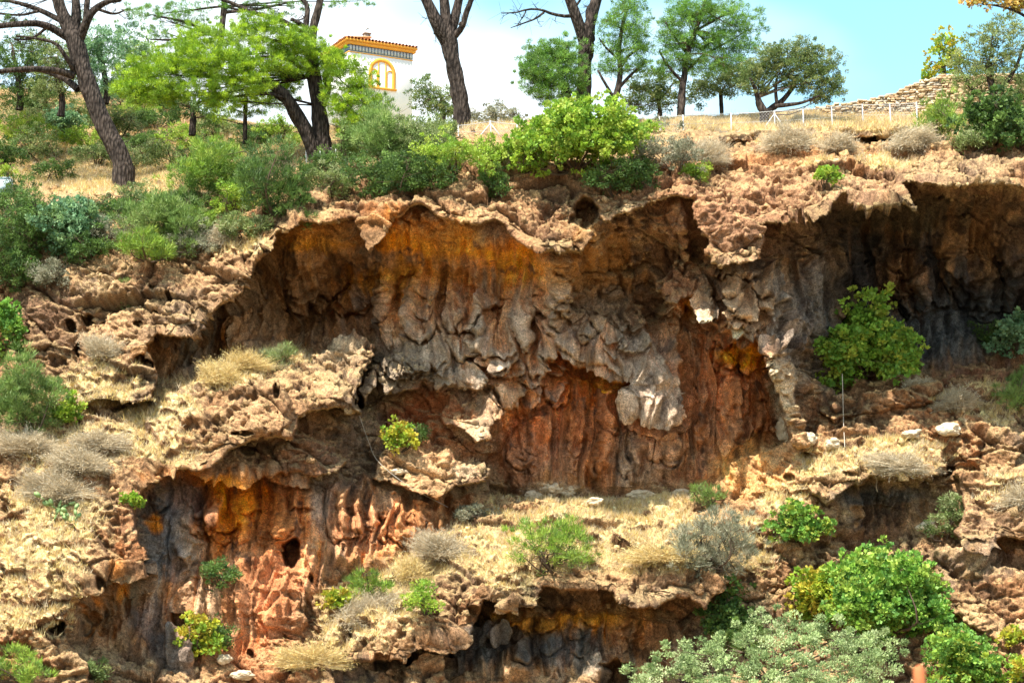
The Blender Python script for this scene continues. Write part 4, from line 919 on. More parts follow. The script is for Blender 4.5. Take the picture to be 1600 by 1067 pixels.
# ------------------------------------------------------------------ the white tower behind the pines
def build_tower():
    Yc = 126.0
    k = mpp(Yc)
    c0 = at(545, 64, Yc)                       # near top corner under the eave
    ex = unit(G([0.885, 0.465, 0])); ey = unit(G([-0.465, 0.885, 0])); ez = G([0, 0, 1.0])
    Wd = 4.95; Dp = 4.6; Ht = 7.0
    base = c0 + ex * Wd / 2 + ey * Dp / 2 - ez * Ht
    root = thing('tower', 'white square tower with ochre tiled eave and blind arched window rising behind the pines', 'tower', base)
    R_ = np.stack([ex, ey, ez], 1)
    def L2(x, y, z): return c0 + ex * x + ey * y + ez * z
    m = MB(); m.box(L2(Wd / 2, Dp / 2, -Ht / 2), Wd, Dp, Ht, R_); m.build('wall', M_WHITE, root)
    m = MB(); m.box(L2(Wd / 2, Dp / 2, -0.77), Wd + 0.05, Dp + 0.05, 0.07, R_); m.build('moulding', M_OCHRE, root)
    # painted tile frieze: blue and white tiles, each its own piece
    mblue = mat_flat('blue glazed tile', (0.10, 0.16, 0.26), 0.3, 12, 0.5); mpale = mat_flat('pale glazed tile', (0.42, 0.46, 0.48), 0.3, 12, 0.3)
    band = MB(); band.box(L2(Wd / 2, Dp / 2, -0.47), Wd + 0.03, Dp + 0.03, 0.46, R_); band.build('frieze', mblue, root)
    tl = MB(); tl.box(G([0, 0, 0]), 0.17, 0.03, 0.36, R_)
    fz = tl.build('frieze_tile', mpale, root); tm = fz.data
    base_inv = fz.matrix_parent_inverse.copy()
    for i in range(20):
        o = fz if i == 0 else bpy.data.objects.new('frieze_tile', tm)
        if i: C.objects.link(o); o.parent = root; o.matrix_parent_inverse = base_inv
        o.location = L2(0.14 + i * 0.246, -0.03, -0.47)
    # eave and low roof
    ov = 0.28
    m = MB(); m.box(L2(Wd / 2, Dp / 2, -0.13), Wd + ov * 1.3, Dp + ov * 1.3, 0.2, R_); m.box(L2(Wd / 2, Dp / 2, 0.05), Wd + 2 * ov, Dp + 2 * ov, 0.14, R_); m.build('cornice', M_OCHRE, root)
    v = [L2(-ov, -ov, .125), L2(Wd + ov, -ov, .125), L2(Wd + ov, Dp + ov, .125), L2(-ov, Dp + ov, .125), L2(Wd / 2, Dp / 2, 0.5)]
    roof = mesh_np('roof', G(v), [[0, 1, 4], [1, 2, 4], [2, 3, 4], [3, 0, 4]], M_TILE, root)
    a = np.linspace(0, math.pi, 6); n = 6
    ring = lambda y, z, r: np.stack([np.cos(a) * r, np.full(n, y), np.sin(a) * r + z], 1)
    tv = np.concatenate([ring(-0.10, 0, .105), ring(2.0, 0.29, .075)])
    tf = np.array([[i, i + 1, n + i + 1, n + i] for i in range(n - 1)])
    t0 = mesh_np('roof_tile', tv @ R_.T, tf, M_TILE, root); inv = t0.matrix_parent_inverse.copy()
    t1 = mesh_np('roof_tile', (tv * [1, 1, 1]) @ np.stack([-ey, ex, ez], 1).T, tf, M_TILE, root)
    for i in range(21):
        o = t0 if i == 0 else bpy.data.objects.new('roof_tile', t0.data)
        if i: C.objects.link(o); o.parent = root; o.matrix_parent_inverse = inv
        o.location = L2(-ov + 0.13 + i * (Wd + 2 * ov - .26) / 20, -ov, 0.14)
    for i in range(20):
        o = t1 if i == 0 else bpy.data.objects.new('roof_tile', t1.data)
        if i: C.objects.link(o); o.parent = root; o.matrix_parent_inverse = inv
        o.location = L2(-ov, -ov + 0.13 + i * (Dp + 2 * ov - .26) / 19, 0.14)
    # chimney with a small finial
    m = MB(); m.box(L2(1.75, 0.9, 0.66), 0.42, 0.42, 0.62, R_); m.box(L2(1.75, 0.9, 1.0), 0.52, 0.52, 0.07, R_)
    ch = m.build('chimney', mat_flat('weathered brick', (0.30, 0.22, 0.17), .9, 14, .4), root)
    m = MB(); m.tube([L2(1.75, 0.9, 1.02), L2(1.75, 0.9, 1.35)], [0.03, 0.03], 6); m.tube([L2(1.62, .9, 1.30), L2(1.75, .9, 1.42), L2(1.95, .9, 1.38)], [.02, .09, .02], 6)
    m.build('finial', M_METAL, root)
    # blind arch in ochre relief with three inner arches
    def arch(name, cx, z0, zs, ro, wd, proud, half=None):
        m = MB(); A = np.linspace(0, math.pi, 25) if half is None else (np.linspace(0, math.pi / 2, 13) if half > 0 else np.linspace(math.pi / 2, math.pi, 13))
        path_o = [(cx + ro * math.cos(t), zs + ro * math.sin(t)) for t in A]; path_i = [(cx + (ro - wd) * math.cos(t), zs + (ro - wd) * math.sin(t)) for t in A]
        if half is None or half > 0: path_o.insert(0, (cx + ro, z0)); path_i.insert(0, (cx + ro - wd, z0))
        if half is None or half < 0: path_o.append((cx - ro, z0)); path_i.append((cx - ro + wd, z0))
        n_ = len(path_o); vv = []
        for (x, z), (xi, zi) in zip(path_o, path_i):
            vv += [L2(x, -proud, z), L2(xi, -proud, zi), L2(x, 0.0, z), L2(xi, 0.0, zi)]
        ff = []
        for i in range(n_ - 1):
            b = i * 4; q = b + 4
            ff += [[b, b + 1, q + 1, q], [b + 2, b, q, q + 2], [b + 1, b + 3, q + 3, q + 1]]
        m.add(G(vv), ff); return m.build(name, M_OCHRE, root)
    cx = 2.58; z0 = -3.10; zs = -1.98
    arch('arch_frame', cx, z0, zs, 1.04, 0.26, 0.06)
    arch('arch_tracery', cx, z0 + .03, -1.36, 0.32, 0.09, 0.05)
    arch('arch_tracery', cx + 0.62, z0 + .03, -2.05, 0.30, 0.09, 0.045)
    arch('arch_tracery', cx - 0.62, z0 + .03, -2.05, 0.30, 0.09, 0.045)
    m = MB(); m.box(L2(cx, -0.06, z0 - 0.05), 2.2, 0.16, 0.13, R_); m.build('sill', M_OCHRE, root)
build_tower()

# ------------------------------------------------------------------ dry stone wall climbing to the right
def build_stone_wall():
    rng = np.random.default_rng(5)
    top = G([(1150,182),(1230,178),(1300,165),(1350,158),(1385,150),(1410,139),(1440,127),(1465,121),(1500,121),(1560,118),(1640,112)], float)
    bot = G([(1150,186),(1230,188),(1300,190),(1350,193),(1430,194),(1500,192),(1640,190)], float)
    root = thing('stone_wall', 'long dry stone wall of tan rubble climbing to the right behind the wire fence', 'stone wall', at(1350, 190, 100.0))
    core = MB(); uu = np.linspace(1150, 1640, 50)
    tv = np.interp(uu, top[:, 0], top[:, 1]); bv = np.interp(uu, bot[:, 0], bot[:, 1])
    yy = np.interp(uu, [1150, 1300, 1640], [103.5, 101, 99.0])
    vv = []
    for a, t, b, y in zip(uu, tv, bv, yy):
        f = at(a, t + 2, y + .12); l = at(a, b + 6, y + .12)
        vv += [l, f, f + [0, .6, 0], l + [0, .6, 0]]
    ff = []
    for i in range(49):
        b = 4 * i
        for j in range(4): ff.append([b + j, b + (j + 1) % 4, b + 4 + (j + 1) % 4, b + 4 + j])
    core.add(G(vv), ff); core.build('core', mat_flat('wall mortar and shade', (.20, .14, .08), .95, 5, .3), root)
    ms = [mat_flat('wall stone %s' % n, c, .9, 6, .3, .03) for n, c in (('tan', (.45, .33, .20)), ('grey', (.40, .35, .28)), ('brown', (.33, .22, .13)), ('pale', (.55, .45, .32)))]
    protos = []
    for i in range(10):
        m = MB(); m.box((0, 0, 0), 1, 1, 1, None, None, 0.22, rng)
        v = G(m.v[0]); o = mesh_np('stone', v, m.q[0], ms[i % 4], None, None, False, False); bpy.data.objects.remove(o) if False else None
        protos.append((o, v, m.q[0]))
    cand = []
    for row in range(26):
        u = 1150 + rng.uniform(0, 4)
        while u < 1630:
            t = np.interp(u, top[:, 0], top[:, 1]); b = np.interp(u, bot[:, 0], bot[:, 1]); y = np.interp(u, [1150, 1300, 1640], [103.5, 101, 99.0])
            wd = rng.uniform(5, 11); hh = 3.6
            v = b - row * hh - 1.0 + rng.uniform(-.6, .6)
            if v > t - 1: cand.append((u + wd / 2, v, wd, hh * rng.uniform(.85, 1.25), y))
            u += wd + .4
    cand.sort(key=lambda c: -c[2] * (c[0] < 1480) * (c[1] < 190))
    rest = MB()
    for i, (u, v, wd, hh, y) in enumerate(cand):
        k = mpp(y); p = at(u, v, y + rng.uniform(-.06, .04)); sc = G([wd * k, .34, hh * k])
        o, pv, pf = protos[rng.integers(0, 10)]
        if i < 290:
            q = bpy.data.objects.new('stone', o.data); C.objects.link(q); q.parent = root
            q.matrix_parent_inverse = Matrix.Translation(-Vector(root.location)); q.location = p; q.scale = sc
            q.rotation_euler = (0, rng.uniform(-.12, .12), rng.uniform(-.1, .1))
        else: rest.add(pv * sc + p, pf)
    r = rest.build('smaller_stones', ms[0], root); r['kind'] = 'stuff'
    for o, _, _ in protos: bpy.data.objects.remove(o)
build_stone_wall()

# ------------------------------------------------------------------ wire fences on the plateau edge
def build_fence(label, posts, braced=()):
    p0 = gp(posts[0][0], posts[0][2])[0]
    root = thing('wire_fence', label, 'fence', p0)
    tops = []; bots = []
    for i, (u, vt, vb) in enumerate(posts):
        b = gp(u, vb)[0]; b = b + [0, -.05, -.15]; t = at(u, vt, b[1])
        m = MB(); m.tube([b, t], [.038, .038], 8); m.build('post', M_METAL, root)
        tops.append(t); bots.append(b)
        if i in braced:
            for s in (-1, 1):
                if s == 1 and i == len(posts) - 1: continue
                m = MB(); e = at(u + s * 17, vb + 1, b[1] - .1); m.tube([e, b + (t - b) * .85], [.028, .028], 6); m.build('brace', M_METAL, root)
    for f in (0.03, 0.5, 0.97):
        m = MB()
        for i in range(len(tops) - 1):
            a = bots[i] + (tops[i] - bots[i]) * f; b = bots[i + 1] + (tops[i + 1] - bots[i + 1]) * f
            m.tube(spline([a, (a + b) / 2 + [0, 0, -.03], b], 5), [.009 if f < .9 else .016] * 5, 4)
        m.build('wire', M_METAL, root)
    m = MB()
    for i in range(len(tops) - 1):
        a0, a1, b0, b1 = bots[i], tops[i], bots[i + 1], tops[i + 1]
        L_ = np.linalg.norm(b0 - a0); n = max(2, int(L_ / .16)); h = int(1.0 / .16)
        for j in range(-h, n + 1):
            for s in (0, 1):
                x0, x1 = j / n, (j + h) / n
                if s: x0, x1 = x1, x0
                z0, z1 = 0.0, 1.0
                # clip to the bay
                if x1 != x0:
                    for lim in (0., 1.):
                        pass
                xa, xb = min(max(x0, 0), 1), min(max(x1, 0), 1)
                za = (xa - x0) / (x1 - x0); zb = (xb - x0) / (x1 - x0)
                if abs(xa - xb) < 1e-3: continue
                pa = (a0 + (b0 - a0) * xa) * (1 - za) + (a1 + (b1 - a1) * xa) * za
                pb = (a0 + (b0 - a0) * xb) * (1 - zb) + (a1 + (b1 - a1) * xb) * zb
                m.tube([pa, pb], [.0035, .0035], 3)
    o = m.build('wire_netting', M_METAL, root); o['kind'] = 'stuff'
build_fence('galvanised wire fence along the plateau edge from the holm oak to the stone wall', [(1030,182,204),(1067,180,204),(1142,177,202),(1210,173,201),(1255,171,198),(1299,167,196),(1347,163,194),(1390,162,193),(1432,160,194)], (3,))
build_fence('short braced wire fence between the bare pine trunk and the bright green bush', [(716,196,213),(766,189,213),(808,194,212),(846,189,211)], (1,))
build_fence('low grey wire fence at the foot of the forked pine on the left', [(478,236,252),(500,232,250),(524,229,247),(550,232,247)], ())

# ------------------------------------------------------------------ trees on the plateau
PINEG = 'pines on the plateau'
tree('pine_tree', 'tree', 'big leaning pine with dark bare trunk at far left and long bare branches', 200, 297,
     [(198,302,19),(188,245,16),(165,202,15),(145,152,14),(130,110,14),(117,65,14),(102,32,11),(88,-5,9),(70,-60,6)],
     [[(116,60,9),(119,25,8,.3),(117,-20,6,.5)],[(124,62,8),(137,30,7,-.5),(150,14,6,-.6),(168,3,4.5,-.8),(196,-6,3.5,-1)],[(133,40,5),(136,5,4.5,.3),(140,-25,4,.5)],
      [(108,60,7),(72,40,6,-.5),(32,38,5,-1),(-30,45,4,-1.2)],[(98,34,5),(62,16,4,.5),(22,3,3,.8),(-20,-6,2,1)],[(116,118,7,0),(82,110,5.5,-.6),(42,108,4.5,-1),(-20,114,3.5,-1)],
      [(122,140,6),(98,122,5,.4),(62,110,3.5,.8),(28,112,2.5,1)],[(118,114,5),(102,88,4,-.8),(86,68,3,-1),(54,60,2,-1.2),(26,57,1.5,-1.2)],[(60,18,2.5),(30,24,2,.6),(-10,20,1.2,1)],
      [(75,42,3),(50,60,2,-.4),(22,62,1.2,-.6)],[(150,14,3),(178,22,2),(200,14,1)]],
     [(60,-75,120,45),(150,-60,80,35),(-60,-40,90,35),(5,10,18,8),(18,30,14,6)], 'needle', 'pinedark', 11, dens=.45, twigs=7, group=PINEG)
tree('pine_tree', 'tree', 'forked umbrella pine with a bright green layered crown spreading left over the bank', 500, 248,
     [(506,256,18),(502,215,15),(497,165,12),(491,120,12),(486,80,9),(489,45,7),(498,12,6),(505,-25,5)],
     [[(492,245,12,-.3),(477,205,12,-.5),(458,168,11,-.8),(436,140,9,-1),(402,126,6,-1.2),(345,122,4,-1.5),(290,112,2.5,-1.8)],[(478,210,8,.3),(462,186,8,.4),(448,160,6,.5),(430,150,4,.6)],
      [(505,165,6),(512,140,6,.4),(508,118,5,.5),(524,100,3,.7)],[(486,80,5),(478,45,5,.4),(480,10,4,.5),(462,-15,3,.5)],[(486,60,4),(440,32,4,-.5),(395,20,4,-1),(350,0,3,-1),(310,-10,2,-1)],[(440,145,3,-1),(380,150,2.5,-1.3),(310,160,1.6,-1.6)],
      [(489,50,4),(470,38,4,-.4),(455,30,3,-.5)]],
     [(250,112,52,24,-3),(225,140,40,22,-3.5),(215,110,30,18,-2.5),(330,62,60,22,-2.5),(300,95,55,24,-3),(345,100,60,26,-3.2),(390,95,46,24,-2.5),(430,60,50,24,-1.5),(400,40,40,16,-1.5),(470,75,45,24,-1),(505,95,35,20,-.5),(380,135,40,18,-3),(310,140,40,20,-3.2),(440,105,36,18,-1.5),(250,150,40,16,-2.6),(345,160,30,12,-3),(195,140,22,14,-3),
      (430,150,34,26,1.5),(455,120,30,20,1)], 'needle', 'pinebright', 12, dens=2.1, low=.8, twigs=4, group=PINEG)
tree('pine_tree', 'tree', 'tall pine behind the umbrella pine with grey green tufts reaching past the top edge', 300, 150,
     [(330,165,7),(335,110,6),(345,60,5),(350,10,5),(352,-30,4)], [[(345,60,3),(290,35,2.5),(240,25,1.5)],[(350,20,3),(400,15,2.5),(450,5,1.5)],[(345,50,2.5),(275,62,2),(235,62,1.2)]],
     [(265,30,50,18),(225,20,28,16),(300,15,45,14),(250,55,30,12),(380,12,50,9),(480,8,50,9),(545,4,34,8),(430,20,30,8),(350,-20,90,20)], 'needle', 'pinemid', 13, Y=97, dens=.55, low=.6, twigs=6, group=PINEG)
tree('pine_tree', 'tree', 'bare dark pine trunk forking near the top, right of the white tower', 720, 196,
     [(724,204,15),(719,160,13),(712,120,12.5),(705,88,12),(701,62,14),(697,40,9),(695,10,8),(690,-30,7)],
     [[(699,66,12),(684,38,11,-.3),(670,10,9,-.4),(655,-25,7,-.5)],[(702,58,9),(710,30,8,.3),(716,5,7,.4),(722,-25,6,.5)],[(706,62,6),(722,42,5,-.3),(728,22,5,-.4),(738,-8,4,-.5)],[(694,60,3.5),(684,54,3.5,-.2),(678,52,2,-.3)],[(718,40,3.5),(727,31,3,-.2)]],
     [(690,-75,110,36),(620,-70,60,26),(760,-72,60,26)], 'needle', 'pinedark', 14, dens=.4, twigs=2, group=PINEG)
tree('pine_tree', 'tree', 'dark pine trunk behind the bright bush with a dead branch reaching left', 912, 172,
     [(912,190,13),(912,150,12),(914,110,11),(915,80,13),(917,58,13),(922,35,9),(930,8,9),(940,-30,7)],
     [[(913,66,10),(905,40,9,-.3),(896,14,9,-.4),(884,-20,7,-.5)],[(902,24,3.5,-.3),(884,26,3,-.5),(862,22,2.6,-.6),(846,16,2.2,-.6),(826,15,1.8,-.6),(806,20,1.2,-.7),(784,21,.8,-.7)],[(850,20,2,-.6),(836,30,1.6,-.7),(820,36,1.2,-.8),(798,44,.7,-.9)],[(822,17,1.2,-.6),(818,26,1,-.6),(812,34,.7,-.6)],[(922,40,5),(918,20,4,.4),(924,6,3,.5)],[(896,14,2.6),(904,4,2,.1),(908,-8,1.5)]],
     [(910,-75,110,36),(840,-70,60,24),(980,-70,60,24)], 'needle', 'pinedark', 15, dens=.4, twigs=4, group=PINEG)
tree('young_pine', 'tree', 'rounded bushy young pine, bright green on its left side, beside the dead branch', 893, 176,
     [(894,184,5),(890,155,4.5),(880,130,3.5),(868,100,2.5)], [],
     [(862,108,44,40),(838,128,28,30),(842,96,28,26),(885,86,26,28),(868,76,24,18),(870,146,34,24),(896,120,22,40),(826,112,16,22)], 'needle', 'pinemid', 16, Y=96, dens=1.5, low=.8, inner=2)
tree('pine_tree', 'tree', 'slender see-through pine with a twisted trunk just right of the big trunk', 954, 182,
     [(954,190,6),(957,165,6),(965,140,5),(969,110,4),(967,80,3.5),(972,45,3),(980,10,2)], [[(965,140,3),(985,118,2.5,.3),(1010,96,1.5,.5)],[(957,150,3),(944,128,2.4,-.3),(934,110,1.5,-.4)],[(969,100,2.4),(990,82,2,.3),(1012,70,1,.4)],[(968,95,2),(948,76,1.6,-.3),(936,60,1,-.4)]],
     [(978,26,34,22),(960,46,26,20),(996,50,26,20),(948,76,20,18),(984,76,28,18),(1010,72,16,16),(970,104,30,16),(940,104,14,14),(1002,104,22,16),(985,10,24,12)], 'sparse', 'pinemid', 17, Y=96.5, dens=2.5, low=.8, group=PINEG)
tree('pine_tree', 'tree', 'tall dark green pine with rising branches left of the holm oak', 1064, 182,
     [(1063,190,6.5),(1065,155,6),(1069,120,5),(1074,85,4.5),(1086,50,4),(1098,15,3),(1106,-15,2)], [[(1070,115,3),(1095,90,2.5,.3),(1130,70,1.6,.4),(1165,50,1,.4)],[(1068,130,3),(1045,105,2.4,-.3),(1030,80,1.5,-.3)],[(1075,85,3),(1055,60,2,-.2),(1040,35,1.4,-.3)],[(1088,48,2.5),(1120,30,2),(1150,15,1)]],
     [(1095,12,44,22),(1065,30,30,22),(1130,22,40,24),(1160,44,28,20),(1050,62,28,22),(1085,62,36,22),(1125,66,44,22),(1165,74,22,14),(1060,96,34,16),(1100,100,40,18),(1145,100,32,16),(1040,110,18,12)], 'sparse', 'pinemid', 18, Y=98, dens=3.2, low=.8, group=PINEG)
tree('olive_tree', 'tree', 'low olive grey tree filling the gap behind the two slender pines', 1030, 186,
     [(1032,190,4),(1030,165,3.5),(1025,145,3)], [[(1028,160,2),(1045,140,1.5),(1055,125,1)]],
     [(1020,130,26,20),(1045,140,24,20),(1005,152,22,18),(1032,160,28,16),(990,140,16,16),(1090,148,20,18),(985,165,16,12)], 'small', 'holm', 19, Y=101, dens=3)
tree('small_tree', 'tree', 'small olive green tree with a thin straight trunk beside the holm oak', 1128, 182,
     [(1128,190,3.5),(1127,165,3.2),(1126,145,3)], [],
     [(1125,128,30,16),(1150,136,24,16),(1105,138,22,14),(1160,120,20,16),(1145,110,26,12)], 'small', 'holm', 20, Y=101.5, dens=3)
tree('holm_oak', 'tree', 'broad holm oak with a short forked dark trunk standing alone against blue sky', 1194, 196,
     [(1193,203,9),(1194,190,7.5),(1194,178,7),(1188,166,6),(1184,154,5)], [[(1195,178,6),(1208,168,5.5,.3),(1222,158,4.5,.4),(1238,138,3.5,.5),(1246,118,2.5,.5)],[(1184,156,4),(1180,140,3,-.3),(1172,122,2,-.5)],[(1212,166,4),(1232,164,3.5,-.4),(1256,160,2.5,-.6),(1280,150,1.6,-.8)],[(1214,162,3),(1212,142,2.6),(1214,120,2)]],
     [(1232,84,38,18),(1258,76,26,14),(1205,92,30,20),(1184,108,26,20),(1214,112,36,18),(1250,106,38,20),(1278,96,30,22),(1296,118,24,24),(1272,130,34,18),(1300,144,22,16),(1240,132,28,12),(1172,128,20,14),(1284,154,26,10),(1190,140,16,10)], 'small', 'holm', 21, dens=3.0, scale=.85, low=.8)
tree('pine_tree', 'tree', 'small young pine with a thin trunk under the umbrella pine, left of the fork', 383, 218,
     [(383,225,4),(383,195,3.5),(384,165,3),(386,140,2)], [],
     [(385,146,28,12),(365,165,32,12),(402,160,26,12),(350,185,26,10),(395,182,24,9),(378,172,28,12)], 'needle', 'pinebright', 22, Y=94, dens=.7, low=.6, inner=1)
tree('pine_tree', 'tree', 'bushy lime green pine in front of the white tower wall', 582, 240,
     [(584,248,6),(582,215,5),(575,185,4),(565,150,3)], [[(582,205,3),(598,180,2,.3),(604,165,1.3,.4)],[(580,200,3),(552,175,2,-.3),(530,155,1.2,-.4)]],
     [(546,104,26,16),(566,128,22,16),(542,132,30,20),(528,108,22,20),(556,158,34,22),(590,158,20,12),(530,165,26,24),(548,195,26,22),(580,182,26,18),(520,90,20,12)], 'needle', 'pinebright', 23, Y=92.5, dens=1.5, low=.7)
# background trees on the left
bgr = [('tree','lentisk',[(20,80,38,32),(42,110,36,30),(10,125,34,30),(60,75,22,20),(30,150,30,16)],30,160,'dark green tree mass at far left behind the leaning pine',108),
       ('tree','olive',[(88,90,32,30),(100,130,34,26),(76,140,30,20),(112,100,20,26)],95,170,'grey green tree just left of the leaning trunk',106),
       ('tree','bluegreen',[(150,60,34,26),(176,86,34,28),(140,92,28,26),(200,66,26,26),(165,120,30,22)],165,150,'pale blue green tree right of the leaning pine trunk',109),
       ('tree','bright',[(215,100,26,26),(232,80,20,22),(205,125,22,16)],215,150,'fresh green tree behind the left end of the umbrella crown',111),
       ('tree','lentisk',[(300,170,34,18),(270,160,26,18),(330,180,26,14)],300,200,'dark shrubby tree in shade under the umbrella crown',101),
       ('tree','holm',[(690,150,24,20),(705,170,22,16),(672,160,22,18),(660,128,14,14),(650,150,14,14)],690,195,'olive green tree at the right foot of the white tower',112),
       ('tree','grey',[(770,180,34,12),(745,186,22,10),(800,184,20,9),(785,172,14,9)],770,196,'low grey green trees on the horizon between the two bare trunks',113)]
for i, (nm, pl, bl, u, v, lb, yy) in enumerate(bgr):
    tree('background_tree', 'tree', lb, u, v, [(u, v + 12, 6), (u + 2, v - 15, 5), (bl[0][0], bl[0][1], 3)], [], [(a, b_, c * 1.15, d * 1.15) for a, b_, c, d in bl], 'small', pl, 40 + i, Y=yy, dens=1.9, scale=1.2, inner=1)
# right side
tree('large_tree', 'tree', 'big grey green tree filling the top right corner above the cliff', 1560, 212,
     [(1565,225,9),(1560,180,8),(1550,140,6),(1545,100,5)], [[(1558,170,5),(1520,140,4),(1500,110,2)],[(1556,150,5),(1585,110,3),(1600,70,2)]],
     [(1540,60,34,26),(1570,40,34,24),(1525,90,34,28),(1560,90,36,28),(1600,70,30,34),(1500,110,24,22),(1535,125,36,24),(1580,130,36,28),(1610,120,30,30),(1600,170,34,26),(1565,165,34,22),(1515,140,24,18)], 'small', 'olive', 50, Y=93.5, dens=1.5)
tree('yellow_tree', 'tree', 'yellow green tree poking up left of the big right hand tree', 1478, 160,
     [(1480,170,4),(1478,140,3.5),(1474,100,3)], [], [(1480,62,18,18),(1468,84,20,18),(1490,92,16,20),(1456,104,12,12),(1476,112,18,12),(1448,118,8,6)], 'fig', 'figyellow', 51, Y=101, dens=1.0, scale=.8)
tree('autumn_tree', 'tree', 'orange tinged leafy branch hanging in at the very top right corner', 1610, 200,
     [(1640,200,8),(1640,100,7),(1625,40,5),(1600,5,3)], [[(1625,40,3),(1580,15,2),(1530,5,1.2)]], [(1540,6,28,8),(1575,10,26,10),(1600,4,24,14),(1515,0,16,6),(1590,-20,50,16)], 'fig', 'orange', 52, Y=90, dens=.8, scale=.8)

